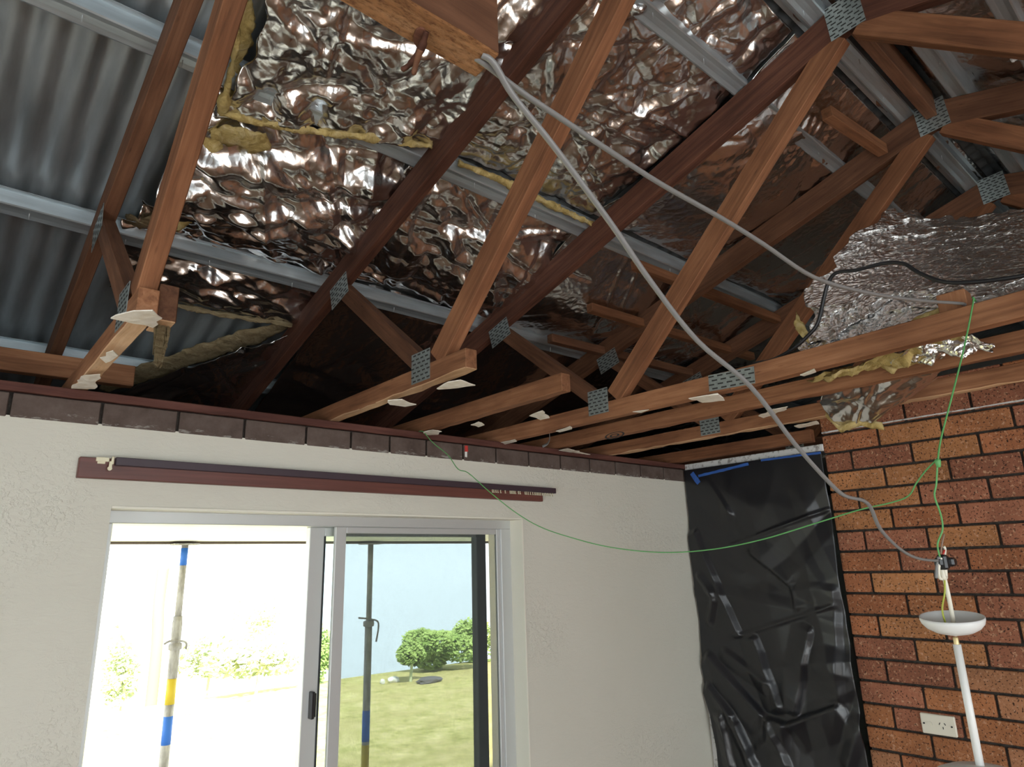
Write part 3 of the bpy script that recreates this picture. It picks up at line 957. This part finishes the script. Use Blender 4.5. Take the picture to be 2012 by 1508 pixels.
# ragged foil tuft near the ridge
def free_sheet(name, P, nu, nv, mat_, label=None, seed=1, amp=0.0066, creases=72, facet=.006, cell=.045, nrm=(0, -.5, -.8), torn=.03, parent=None, group=None):
    """P: grid (list of rows) of control points, bilinear patches between"""
    G = np.array([[list(q) for q in row] for row in P], float)
    R_, C_ = G.shape[:2]
    rg = np.random.default_rng(seed)
    nn = np.array(nrm, float); nn /= np.linalg.norm(nn)
    def sm(a): return a
    def fn(s, t):
        q = sum(rg.normal(0, 1) / (i + 1) * np.sin(s * (i + 1) * 8 + rg.uniform(0, 6)) for i in range(7))
        q2 = sum(rg.normal(0, 1) / (i + 1) * np.sin(t * (i + 1) * 8 + rg.uniform(0, 6)) for i in range(7))
        t2 = np.clip(t + torn * q * (2 * t - 1) ** 3, -.1, 1.1); s2 = np.clip(s + torn * q2 * (2 * s - 1) ** 3, -.1, 1.1)
        a = s2 * (C_ - 1); b = t2 * (R_ - 1)
        i = np.clip(np.floor(a).astype(int), 0, C_ - 2); j = np.clip(np.floor(b).astype(int), 0, R_ - 2)
        u = (a - i)[..., None]; v = (b - j)[..., None]
        p = G[j, i] * (1 - u) * (1 - v) + G[j, i + 1] * u * (1 - v) + G[j + 1, i + 1] * u * v + G[j + 1, i] * (1 - u) * v
        L1 = np.linalg.norm(G[0, -1] - G[0, 0]); L2 = np.linalg.norm(G[-1, 0] - G[0, 0])
        d = crumple(s * L1, t * L2, seed, creases, (.008, .030), (.05, .30), amp, None, 1.6, facet, cell)
        p = p + d[..., None] * nn
        return p[..., 0], p[..., 1], p[..., 2]
    o = sheet(name, fn, nu, nv, M[mat_], parent, thick=.0012)
    if label: tag(o, label, 'insulation blanket', group)
    return o


# blanket lying over the lower chords on the right, with a flap hanging below
Xn, Xm, Xf = 1.80, 2.08, 2.36
rowA = [onX(1738, 405, Xf), onX(1850, 432, Xf), onX(1935, 420, Xf), onX(2060, 400, Xf)]
rowB = [onX(1640, 500, 2.15), onX(1790, 500, 2.15), onX(1920, 490, 2.15), onX(2070, 480, 2.15)]
rowC = [onX(1590, 600, 1.95), onX(1720, 580, 1.95), onX(1880, 555, 1.95), onX(2080, 530, 1.95)]
rowD = [onX(1572, 690, 1.84), onX(1680, 688, 1.84), onX(1840, 640, 1.84), onX(2080, 590, 1.84)]
f12 = free_sheet('foil_blanket', [rowA, rowB, rowC, rowD], 210, 170, 'foil_fine', 'loose foil blanket heaped on the lower chords beside the black cable at right', 121, .013, 260, .012, .05, (-.6, -.4, -.6), .03,
                 group='foil insulation blankets under the roof')
wool_strip([onX(1566, 618, 1.84), onX(1572, 645, 1.84), onX(1588, 668, 1.83)], .035, f12, 21)
wool_strip([onX(1660, 690, 1.80), onX(1760, 655, 1.80), onX(1850, 612, 1.80)], .045, f12, 22)
# the part of it seen between the chords and the flap below
rA = [onX(1640, 725, 1.90), onX(1760, 690, 1.90), onX(1880, 645, 1.90)]
rB = [onX(1600, 745, 2.02), onX(1740, 715, 2.02), onX(1900, 675, 2.02)]
g1 = free_sheet('fibreglass_underside', [rA, rB], 60, 24, 'glasswool', None, 131, .012, 40, .004, .04, (-.3, -.2, -1), .02, parent=f12)
rA = [onX(1770, 690, 1.89), onX(1840, 645, 1.89), onX(1925, 655, 1.89)]
rB = [onX(1745, 720, 1.99), onX(1830, 690, 1.99), onX(1930, 672, 1.99)]
free_sheet('foil_tongue', [rA, rB], 50, 30, 'foil_fine', None, 141, .012, 60, .006, .035, (-.4, -.3, -1), .05, parent=f12)
fA = [onX(1618, 765, 2.16), onX(1720, 735, 2.16), onX(1850, 715, 2.16)]
fB = [onX(1612, 798, 2.26), onX(1720, 790, 2.27), onX(1845, 735, 2.24)]
fC = [onX(1645, 838, 2.34), onX(1715, 832, 2.34), onX(1838, 748, 2.30)]
f13 = free_sheet('foil_flap', [fA, fB, fC], 90, 50, 'foil', None, 151, .005, 30, .0022, .08, (-.6, -.3, -.6), .016, parent=f12)
wool_strip([onX(1622, 815, 2.33), onX(1650, 843, 2.34), onX(1690, 832, 2.34), onX(1735, 838, 2.34)], .026, f13, 23)

# dusty tuft of glass wool on the sawn block
def tuft(pts, rads, seed):
    rg = random.Random(seed)
    bm = bmesh.new()
    P = [Vector(p) for p in pts]
    for k in range(70):
        o1 = Vector((rg.uniform(-1, 1), rg.uniform(-1, 1), 0)) * .8
        ln = rg.uniform(.55, 1.0); ring0 = None
        for i in range(len(P)):
            t = i / (len(P) - 1) * ln
            f = t * (len(P) - 1); a = min(int(f), len(P) - 2)
            c = P[a].lerp(P[a + 1], f - a) + o1 * (rads[0] * (1 - t) + rads[1] * t) + Vector((rg.uniform(-1, 1), rg.uniform(-1, 1), rg.uniform(-1, 1))) * .003
            rr = .0032 * (1 - .7 * i / len(P))
            ring = [bm.verts.new(c + Vector((rr * math.cos(q), rr * math.sin(q), 0))) for q in (0, 2.1, 4.2)]
            if ring0:
                for q in range(3): bm.faces.new((ring0[q], ring0[(q + 1) % 3], ring[(q + 1) % 3], ring[q]))
            ring0 = ring
    return from_bm('fibreglass_tuft', bm, M['glasswool_dusty'])
tf = tuft([onY(318, 600, 1.425), onY(320, 630, 1.425), onY(318, 665, 1.425), onY(312, 700, 1.425), onY(310, 722, 1.425)], (.020, .006), 31)
tag(tf, 'dusty tuft of glass wool hanging from the sawn end of the leftmost truss', 'insulation')

# ------------------------------------------------------------------ plaster scraps left on the undersides
def scrap(pts, z, label, seed, thick=.009, tilt=0.0):
    P = [onZ(u, v, z) for u, v in pts]
    if tilt:
        c = sum(P, Vector()) / len(P)
        P = [q + Vector((0, 0, (q.x - c.x) * tilt)) for q in P]
    return tag(shard('plaster_scrap', P, thick, M['plaster'], seed=seed, edge=.3, jag=.005), label, 'plaster scrap', 'plaster scraps stuck under the joists')
ZS = .478
scrap([(218, 622), (262, 610), (300, 612), (318, 630), (300, 648), (262, 636)], ZS, 'widest pale plaster scrap under the sawn end of the leftmost truss', 1, tilt=.1)
scrap([(196, 704), (222, 690), (232, 700), (208, 714)], ZS, 'small broken plaster scrap halfway along the leftmost sawn chord', 2, .006)
scrap([(762, 788), (790, 786), (818, 796), (796, 800), (766, 796)], ZS, 'pointed plaster scrap at the middle of the second sawn chord', 3)
scrap([(858, 765), (880, 752), (905, 748), (934, 758), (900, 763), (862, 766)], ZS, 'long plaster spike at the cut end of the second sawn chord', 4)
scrap([(832, 850), (850, 846), (868, 849), (860, 855), (838, 856)], ZS, 'plaster scrap under the short joist stub beside the wall plate', 5)
scrap([(925, 836), (940, 830), (952, 836), (940, 840)], ZS, 'plaster scrap halfway along the short joist stub', 6)
scrap([(1040, 818), (1066, 808), (1080, 822), (1062, 826)], ZS, 'plaster scrap near the free end of the short joist stub', 7)
scrap([(984, 870), (1012, 864), (1016, 868), (992, 874)], ZS, 'plaster scrap where the spliced chord meets the wall plate', 8, .006)
scrap([(1092, 848), (1120, 838), (1124, 844), (1100, 850)], ZS - .003, 'small plaster scrap under the spliced chord before its square steel plate', 9, .006)
scrap([(1353, 784), (1388, 778), (1412, 776), (1424, 788), (1380, 792)], .466, 'plaster scrap under the splice plate beside the grey cable', 10)
scrap([(1385, 780), (1410, 774), (1418, 780), (1400, 784)], .470, 'crumbled white plaster bit above the scrap by the splice plate', 11, .008)
scrap([(1098, 886), (1115, 882), (1160, 894), (1118, 890)], ZS, 'thin plaster sliver under the stamped joist at the wall plate', 12, .006)
scrap([(1490, 818), (1516, 806), (1548, 800), (1540, 808), (1500, 822)], ZS, 'flaking white plaster scrap under the stamped joist near the brickwork', 13, .006)
scrap([(1560, 838), (1604, 828), (1610, 834), (1570, 842)], ZS, 'plaster flake at the brick corner end of the far joist', 14, .006)
scrap([(1572, 738), (1600, 726), (1604, 732), (1580, 740)], .468, 'tiny white plaster bit under the long chord below the foil blanket', 15, .007)
scrap([(1243, 810), (1262, 808), (1275, 806), (1260, 812)], .474, 'small white plaster sliver beside the square steel plate of the long chord', 16, .005)

scrap([(140, 764), (186, 765), (197, 736), (166, 738)], .481, 'grey mortar smear at the wall end of the leftmost sawn chord', 20, .004)
# steel strap from the joist to the wall plate
tag(tube('steel_strap', [onY(1079, 848, 1.98), onY(1080, 862, 2.0), onY(1076, 872, 2.03), onY(1066, 878, 2.055)], .006, M['strap'], flat=.25), 'bent pale steel strap hanging beside the stamped joist at the wall plate', 'strap')
rt = empty('mortar_tag', onY(916, 880, 2.058), 'tiny red tag with a white drip on the bare brick course', 'tag')
shard('red_tip', [onY(914, 876, 2.056), onY(919, 876, 2.056), onY(920, 888, 2.056), onY(914, 888, 2.056)], .004, M['red'], rt, Vector((0, 1, 0)), .001)
shard('drip', [onY(914, 888, 2.056), onY(918, 888, 2.056), onY(918, 899, 2.056), onY(914, 898, 2.056)], .004, M['sill_white'], rt, Vector((0, 1, 0)), .001)

# ------------------------------------------------------------------ curtain pelmet on the window wall
pz0, pz1 = CZ + .2505, CZ + .305
pl = empty('curtain_pelmet', (1.15, WY, pz0), 'long reddish brown curtain rail board above the window with a dark track', 'curtain rail')
boxes('board', [((.285, WY - .022, pz0), (1.955, WY, pz1))], M['mahogany'], pl, .002)
tag(boxes('track', [((.366, WY - .036, pz1 - .019), (2.02, WY - .012, pz1 + .003))], M['track'], pl, .0015), 'dark purple brown track along the top')
bk = tag(boxes('end_bracket', [((.322, WY - .03, pz1 - .010), (.352, WY - .021, pz1 + .001)), ((.326, WY - .027, pz1 - .016), (.344, WY - .021, pz1 - .009))], M['cream_plastic'], pl, .001), 'cream plastic bracket')
pu = boxes('pull_lever', [((.3555, WY - .042, pz1 - .018), (.3615, WY - .034, pz1 + .003))], M['cream_plastic'], pl, .0015)
bm = bmesh.new()
r = bmesh.ops.create_cone(bm, cap_ends=True, segments=16, radius1=.0055, radius2=.0055, depth=.006)
for v in r['verts']: v.co = Vector((.3535 + v.co.x, WY - .038 + v.co.z, pz1 - .029 + v.co.y))
box_bm(bm, (.351, WY - .0405, pz1 - .028), (.3585, WY - .0355, pz1 - .010), 0, .001)
from_bm('pull_tab', bm, M['cream_plastic'], pu)
hx = [1.672, 1.678, 1.686, 1.694, 1.706, 1.728, 1.752, 1.757, 1.762, 1.767, 1.772, 1.786, 1.793, 1.818, 1.824, 1.832, 1.842, 1.853, 1.862, 1.868, 1.874, 1.880, 1.886, 1.894, 1.902, 1.911, 1.921, 1.932, 1.944]
hm = None
for i, x in enumerate(hx):
    x2 = x + .06 * (i / len(hx))
    if hm is None:
        bm = bmesh.new()
        box_bm(bm, (-.0012, -.0015, -.008), (.0012, .0015, .004)); box_bm(bm, (-.0012, -.0045, -.009), (.0012, .0015, -.0065))
        h = from_bm('glider_hook', bm, M['cream_plastic'], pl); hm = h.data
    else:
        h = bpy.data.objects.new('glider_hook', hm); COL.objects.link(h); h.parent = pl
    h.location = Vector((x2, WY - .030, pz1 - .022)) - pl.location

# ------------------------------------------------------------------ black plastic over the doorway with tape
CREASES = [([(860, 545), (1255, 398)], .012, .012, .006), ([(890, 900), (1280, 775)], .015, .012, .007),
           ([(730, 480), (905, 895)], .02, .16, .016), ([(940, 560), (1110, 700), (1135, 800)], .10, .02, .012),
           ([(960, 890), (1075, 1190)], .02, .09, .020), ([(1185, 860), (1125, 1205)], .02, .09, .016),
           ([(780, 960), (1010, 1215), (1100, 1245), (1305, 1165)], .02, .12, .022), ([(1300, 1160), (1275, 700)], .12, .03, .010),
           ([(1395, 1220), (1330, 1420)], .03, .06, .016), ([(780, 1080), (890, 1220), (975, 1420)], .02, .10, .022),
           ([(835, 1190), (875, 1420)], .02, .05, .016), ([(835, 945), (1030, 1085)], .02, .06, .012), ([(745, 650), (815, 740), (785, 850)], .03, .03, .014),
           ([(765, 265), (880, 430)], .02, .10, .010), ([(1010, 1215), (1100, 1420)], .03, .12, .012)]


def plastic_fn(s, t):
    Zr = .452 - t * 2.36
    Y = (WY - .012 - .03 * np.clip((-.62 - Zr) / .25, 0, 1)) * (1 - s) + (BE + .002) * s
    W = (WY - BE)
    d = crumple(s * W, t * 2.36, 5, 46, (.03, .14), (.12, .6), .008, 1.2, .9, .0006, .16)
    # pressed fold lines across the sheet and a large pleat falling to the lower right
    Yy = WY - Y
    for (pts, w1, w2, a) in CREASES:
        q = [onX(1000 + u / 1.988, 800 + v / 1.988, WX - .02) for u, v in pts]
        q = [(WY - p.y, p.z - CZ) for p in q]
        for (ax, az), (bx, bz) in zip(q, q[1:]):
            ux, uz = bx - ax, bz - az; LL = math.hypot(ux, uz); ux /= LL; uz /= LL
            al = (Yy - ax) * ux + (Zr - az) * uz; ac = -(Yy - ax) * uz + (Zr - az) * ux
            env = np.clip((al + .01) / .03, 0, 1) * np.clip((LL + .01 - al) / .03, 0, 1)
            d = d + a * env * np.where(ac > 0, np.maximum(0, 1 - ac / w1), np.maximum(0, 1 + ac / w2))
    edge = np.clip(t / .05, 0, 1)
    X = WX - .012 - np.clip(.016 + 1.5 * d * np.clip(t / .09, 0, 1) ** 1.5, .002, .085)
    return X, Y + 0 * s, CZ + Zr
ps = sheet('plastic_sheet', plastic_fn, 130, 420, M['sheet'], thick=.0008)
tag(ps, 'black plastic sheet taped over the doorway in the corner', 'plastic sheet')
def tape(a, b, wd, label, seed):
    a, b = onX(*a, WX - .0335), onX(*b, WX - .0335)
    d = (b - a).normalized(); nn = Vector((1, 0, 0)).cross(d).normalized() * wd / 2
    tag(shard('tape_strip', [a + nn, b + nn, b - nn, a - nn], .003, M['tape'], nrm=Vector((1, 0, 0)), jag=.0025, seed=seed), label, 'tape', 'blue tape on the black plastic')
tape((1372, 936), (1470, 912), .013, 'blue tape strip slanting along the top left of the black plastic', 1)
tape((1359, 930), (1373, 950), .024, 'blue tape corner piece at the top left of the black plastic', 2)
tape((1495, 905), (1612, 890), .010, 'blue tape strip along the top right of the black plastic', 3)

# ------------------------------------------------------------------ power outlet
oc = onX(1846, 1424, WX)
po = empty('power_outlet', (WX, 1.044, CZ - .634), 'ivory power outlet with one switch on the brick wall', 'power outlet')
boxes('plate', [((WX - .011, .985, CZ - .669), (WX + .002, 1.103, CZ - .598))], M['ivory'], po, .003)
lathe_at = lambda y, z: Vector((WX - .0115, y, z))
def disc(name, y, z, r, dx, m):
    bm = bmesh.new()
    q = bmesh.ops.create_cone(bm, cap_ends=True, segments=20, radius1=r, radius2=r, depth=dx)
    for v in q['verts']: v.co = Vector((WX - .0115 + v.co.z, y + v.co.x, z + v.co.y))
    return from_bm(name, bm, m, po)
disc('screw_hole', 1.092, CZ - .633, .0032, .003, M['slot'])
disc('screw_hole', .998, CZ - .634, .0032, .003, M['slot'])
disc('switch', 1.072, CZ - .633, .0085, .006, M['ivory'])
def slot(y, z, ang):
    bm = bmesh.new(); box_bm(bm, (-.001, -.0012, -.004), (.001, .0012, .004))
    o = from_bm('socket_slot', bm, M['slot'], po)
    o.matrix_local = Matrix.Translation(Vector((WX - .0115, y, z)) - po.location) @ Matrix.Rotation(ang, 4, 'X')
slot(1.038, CZ - .628, .5); slot(1.020, CZ - .628, -.5); slot(1.028, CZ - .642, 0)

# ------------------------------------------------------------------ pendant light hanging on its wires
lx, ly = 1.615, .497
lz = CZ
lp = empty('pendant_light', (lx, ly, lz - .42), 'white pendant light hanging on bare wires in front of the brick wall', 'pendant light')
lathe('canopy', [(.004, -.163), (.018, -.162), (.036, -.157), (.048, -.150), (.0555, -.141), (.0575, -.134), (.0575, -.128), (.0558, -.128), (.0553, -.134), (.046, -.146), (.034, -.153), (.016, -.157), (.004, -.157)], M['white_plastic'], lp, (lx, ly, lz), 48,
      tilt=(Vector((lx, ly, lz - .145)), math.radians(8), Vector((-.28, .96, 0)) * -1))
tube('rod', [(lx, ly, lz - .182), (lx, ly, lz - .43)], .0074, M['white_plastic'], lp, 16, smooth_pts=False)
lathe('collar', [(.004, -.192), (.005, -.190), (.005, -.170), (.004, -.168)], M['copper'], lp, (lx, ly, lz), 14)
lathe('shade', [(.010, -.401), (.03, -.403), (.055, -.408), (.075, -.416), (.093, -.435), (.10, -.465), (.10, -.475), (.098, -.475), (.088, -.447), (.064, -.420), (.03, -.409), (.004, -.407)], M['white_plastic'], lp, (lx, ly, lz), 40)
tube('cord', [(1.588, .488, lz - .055), (1.595, .489, lz - .09), (1.607, .493, lz - .14), (lx, ly, lz - .165)], .0042, M['ivory'], lp, 10)
tube('earth_wire', [(1.583, .486, lz - .05), (1.586, .492, lz - .08), (1.578, .50, lz - .115), (1.590, .500, lz - .15), (1.600, .497, lz - .16)], .0017, M['greenyellow'], lp, 8)
tb = boxes('terminal_block', [((1.572, .474, lz - .036), (1.593, .492, lz - .006)), ((1.588, .466, lz - .030), (1.612, .484, lz - .012)), ((1.566, .480, lz - .030), (1.578, .496, lz - .012))], M['black_plastic'], lp, .004)
tube('wire_tail', [(1.570, .485, lz - .010), (1.566, .492, lz - .032), (1.563, .495, lz - .052)], .003, M['grey_cable'], lp)
tube('wire_tail', [(1.572, .482, lz - .012), (1.568, .488, lz - .03), (1.572, .492, lz - .05), (1.580, .490, lz - .054)], .0028, M['ivory'], lp)
tube('wire_tail', [(1.585, .480, lz - .012), (1.592, .478, lz + .004), (1.590, .479, lz + .010)], .0025, M['ivory'], lp)
tube('wire_tail', [(1.574, .482, lz - .004), (1.585, .478, lz + .02), (1.597, .476, lz + .034)], .0018, M['bark'], lp)
tube('wire_tail', [(1.580, .480, lz - .006), (1.586, .478, lz + .002), (1.590, .482, lz - .004)], .0018, M['red'], lp)
tube('wire_tail', [(1.582, .488, lz - .034), (1.580, .487, lz - .05), (1.590, .487, lz - .05), (1.592, .486, lz - .034)], .005, M['ivory'], lp)

# ------------------------------------------------------------------ cables and wires
rel = lambda L: [Vector((a, b, c + CZ)) for a, b, c in L]
c1 = rel([(.395, .482, .553), (.410, .479, .547), (.444, .485, .524), (.511, .488, .487), (.617, .496, .424), (.706, .505, .368), (.814, .511, .307), (.938, .505, .256), (1.07, .512, .181), (1.178, .514, .125),
          (1.234, .512, .101), (1.3, .501, .089), (1.365, .511, .044), (1.445, .51, .006), (1.50, .50, -.012), (1.570, .487, -.018)])
tag(tube('grey_cable', c1, [.0036, .0036, .0035, .0034, .003, .0026, .0024], M['grey_cable'], flat=1.15), 'grey cable sagging from the cut beam down to the pendant light', 'cable')
c2 = rel([(.393, .492, .555), (.409, .489, .550), (.459, .488, .540), (.516, .486, .533), (.61, .484, .523), (.715, .481, .513), (.86, .473, .504), (.974, .470, .496), (1.141, .466, .481), (1.32, .448, .492), (1.526, .422, .518), (1.731, .394, .552), (1.76, .39, .554)])
tag(tube('grey_cable', c2, .0034, M['grey_cable'], flat=1.15), 'grey cable strung from the cut beam across to the long chord beside the foil', 'cable')
bc = rel([(1.80, .96, .552), (1.797, .938, .556), (1.795, .888, .552), (1.79, .823, .566), (1.79, .775, .592), (1.79, .742, .62), (1.79, .715, .685), (1.785, .695, .722), (1.78, .667, .742), (1.78, .614, .731), (1.78, .551, .726), (1.78, .505, .709), (1.78, .475, .673), (1.78, .436, .637), (1.78, .386, .614), (1.78, .278, .592), (1.79, .1, .58), (1.80, -.2, .555)])
tag(tube('black_cable', bc, .0052, M['black_cable']), 'black cable looping over the heaped foil blanket at right', 'cable')
gw = rel([(1.755, .366, .553), (1.732, .366, .556), (1.727, .366, .545), (1.672, .388, .435), (1.608, .415, .316), (1.56, .436, .227), (1.538, .444, .179), (1.543, .456, .134), (1.544, .464, .109), (1.559, .464, .074), (1.567, .468, .044), (1.563, .481, .015), (1.572, .484, -.012)])
gwo = tube('green_wire', gw, .0018, M['green'], seg=6)
tag(gwo, 'green wire hanging from the long chord straight down to the pendant light', 'wire')
bm = bmesh.new()
bmesh.ops.create_icosphere(bm, subdivisions=2, radius=.0065)
for v in bm.verts:
    v.co = Vector((1.536, .444, CZ + .175)) + Vector((v.co.x * .9, v.co.y * .9, v.co.z * 1.5)) * (1 + .25 * math.sin(v.co.z * 900))
from_bm('knot', bm, M['green'], gwo, smooth=True)
gl_ = rel([(1.537, .444, .181), (1.542, .47, .162), (1.551, .495, .139), (1.561, .518, .115), (1.559, .554, .104), (1.552, .616, .094), (1.544, .718, .07), (1.534, .842, .041), (1.518, .974, .022), (1.497, 1.116, .019), (1.47, 1.268, .038), (1.445, 1.401, .072), (1.425, 1.509, .109), (1.408, 1.606, .162),
          (1.393, 1.713, .236), (1.382, 1.806, .305), (1.373, 1.853, .324), (1.371, 1.909, .38), (1.36, 1.989, .437), (1.355, 2.043, .485), (1.352, 2.07, .489)])
tag(tube('green_wire', gl_, .0016, M['green'], seg=6), 'long green wire drooping across the corner from its knot to the wall plate', 'wire')
# timber block standing on the long chord behind the green wire
b0 = onX(1880, 595, 1.80)
tag(beam('timber_block', (1.80, b0.y + .004, CZ + .548), (1.80, b0.y + .004, CZ + .60), .05, .06, M['chord'], side=Vector((1, 0, 0))), 'short timber block standing on the long chord in front of the foil', 'timber')

# ------------------------------------------------------------------ steel props under the verandah beam
def prop(px_top, zs, label, pin):
    X, Y = px_top
    r = empty('steel_prop', (X, Y, -.06), label, 'steel prop', 'steel props under the verandah edge')
    ztop = CZ + .175
    boxes('head_plate', [((X - .07, Y - .05, ztop - .008), (X + .07, Y + .05, ztop))], M['prop'], r)
    boxes('base_plate', [((X - .07, Y - .07, -.06), (X + .07, Y + .07, -.052))], M['prop'], r)
    mid = CZ + zs['join']
    cyl = lambda nm, z0, z1, rad, m, par=r: tube(nm, [(X, Y, z0), (X, Y, z1)], rad, m, par, 16, smooth_pts=False)
    inner = cyl('inner_tube', mid - .1, ztop - .008, .019, M['prop'])
    outer = cyl('outer_tube', -.052, mid, .025, M['prop'])
    for nm, z0, z1, m in zs['bands']:
        tag(cyl(nm, CZ + z0, CZ + z1, .0258 if CZ + z1 <= mid + .001 else .0198, M[m], outer if CZ + z1 <= mid + .001 else inner), 'blue painted band' if 'blue' in m else 'yellow painted band')
    if zs.get('thread'):
        a, b = zs['thread']
        prof = []
        nn = 38
        for i in range(nn):
            z = a + (b - a) * i / nn
            prof += [(.0262, z), (.0285, z + (b - a) / nn * .5)]
        lathe('threaded_sleeve', [(.02, a)] + prof + [(.02, b)], M['prop'], r, (X, Y, CZ), 16)
    zc = CZ + zs['collar']
    lathe('collar_nut', [(.026, -.02), (.036, -.016), (.038, 0), (.036, .016), (.026, .02)], M['prop'], r, (X, Y, zc), 12)
    tube('locking_pin', [(X - .07, Y - .03, zc + .02), (X - .03, Y - .03, zc + .035), (X + .05, Y - .01, zc + .02), (X + .06, Y, zc - .02)] if not pin else
         [(X - .09, Y - .02, zc + .045), (X + .0, Y - .03, zc + .03), (X + .06, Y - .03, zc - .0), (X + .045, Y - .03, zc - .12)], .006, M['prop'], r)
prop((1.205, 4.36), dict(join=-.235, bands=[('paint_band', .05, .15, 'prop_blue'), ('paint_band', -.705, -.568, 'prop_yellow'), ('paint_band', -.91, -.765, 'prop_blue')], thread=(-.57, -.255), collar=-.40),
     'steel prop with yellow and blue painted bands seen through the open window half', False)
prop((2.45, 4.36), dict(join=-.37, bands=[('paint_band', -1.11, -.92, 'prop_blue'), ('paint_band', -1.6, -1.13, 'prop_yellow')], collar=-.37),
     'steel prop with a locking pin seen through the insect screen', True)

# ------------------------------------------------------------------ garden beyond
def shrub(px, py, Y, rx, rz, nleaf, m, label, seed, leaf=.06, name='shrub', group='shrubs at the lawn edge', ry=None):
    c = onY(px, py, Y)
    c.z = max(c.z, float(lawn_z(c.x, c.y)) + rz * .42)
    r = empty(name, (c.x, c.y, c.z - rz), label, 'shrub', group)
    rg = random.Random(seed)
    bm = bmesh.new()
    lobes = [(rg.uniform(-.55, .55) * rx, rg.uniform(-.4, .4) * rx, rg.uniform(-.35, .45) * rz, rg.uniform(.35, .6)) for _ in range(9)]
    for i in range(nleaf):
        lb = rg.choice(lobes)
        v = Vector((rg.gauss(0, 1), rg.gauss(0, 1), rg.gauss(0, 1))).normalized() * rg.uniform(.75, 1.0) * lb[3]
        p = c + Vector((lb[0] + v.x * rx, lb[1] + v.y * (ry or rx) * .8, lb[2] + v.z * rz))
        a = Vector((rg.gauss(0, 1), rg.gauss(0, 1), rg.gauss(0, .6))).normalized(); b = a.orthogonal().normalized()
        s = leaf * rg.uniform(.6, 1.3)
        q = [bm.verts.new(p + a * s), bm.verts.new(p + b * s * .45), bm.verts.new(p - a * s), bm.verts.new(p - b * s * .45)]
        bm.faces.new(q)
    from_bm('foliage', bm, M[m], r)
    tubes = [Vector((c.x, c.y, c.z - rz - .25)), Vector((c.x + .05, c.y, c.z - .3 * rz)), Vector((c.x + .1, c.y, c.z + .2 * rz))]
    tube('stem', tubes, [.03, .02, .01], M['leaf_washed_out'], r)
shrub(865, 1275, 13.0, .95, .55, 5200, 'leaf', 'big rounded green shrub at the crest of the lawn behind the screen', 1)
shrub(806, 1288, 12.0, .38, .36, 1800, 'leaf', 'smaller green shrub at the left foot of the big rounded one', 2, .05)
shrub(925, 1262, 13.6, .8, .62, 2600, 'leaf', 'green shrub half hidden behind the dark sash stile', 3)
shrub(632, 1290, 13.4, .35, .75, 1500, 'leaf', 'tall narrow green shrub seen between the two window stiles', 4, .05)
shrub(505, 1225, 18.5, .8, 1.0, 900, 'leaf_washed_out', 'pale sunlit shrub right of the banded prop, topmost of the washed-out ones', 5, .07, group='washed-out shrubs beyond the open window')
shrub(506, 1300, 13.2, .9, .45, 1500, 'leaf_washed_out', 'low washed-out shrub right of the banded prop at the lawn edge', 6, .07, group='washed-out shrubs beyond the open window')
shrub(412, 1282, 15.8, .75, .7, 1100, 'leaf_washed_out', 'washed-out shrub just right of the banded prop', 7, .07, group='washed-out shrubs beyond the open window')
shrub(245, 1310, 14.0, .35, .9, 800, 'leaf_washed_out', 'narrow washed-out shrub at the left edge of the open window', 8, .06, group='washed-out shrubs beyond the open window')
pt = empty('palm_trunk', onY(312, 1270, 15.0), 'slim ringed palm trunk behind the banded prop', 'tree')
tube('trunk', [onY(300, 1350, 15.0) + Vector((0, 0, -.8)), onY(308, 1275, 15.0), onY(312, 1190, 15.0), onY(322, 1110, 15.0)], .11, M['bark'], pt)
def rock(px, py, Y, s, m, label, seed):
    c = onY(px, py, Y)
    c.z = float(lawn_z(c.x, c.y)) + s[2] * .6
    bm = bmesh.new(); bmesh.ops.create_icosphere(bm, subdivisions=2, radius=1)
    rg = random.Random(seed)
    for v in bm.verts:
        v.co = c + Vector((v.co.x * s[0], v.co.y * s[1], v.co.z * s[2])) * rg.uniform(.8, 1.1)
    tag(from_bm('rock', bm, M[m]), label, 'rock', 'rocks at the crest of the lawn')
rock(842, 1312, 11.6, (.30, .16, .07), 'rock', 'flat dark rock in front of the big green shrub', 1)
rock(773, 1320, 12.2, (.14, .1, .07), 'pale_rock', 'small white rock left of the flat dark rock', 2)
rock(752, 1322, 12.2, (.05, .06, .06), 'pale_rock', 'tiny white rock, leftmost on the lawn crest', 3)
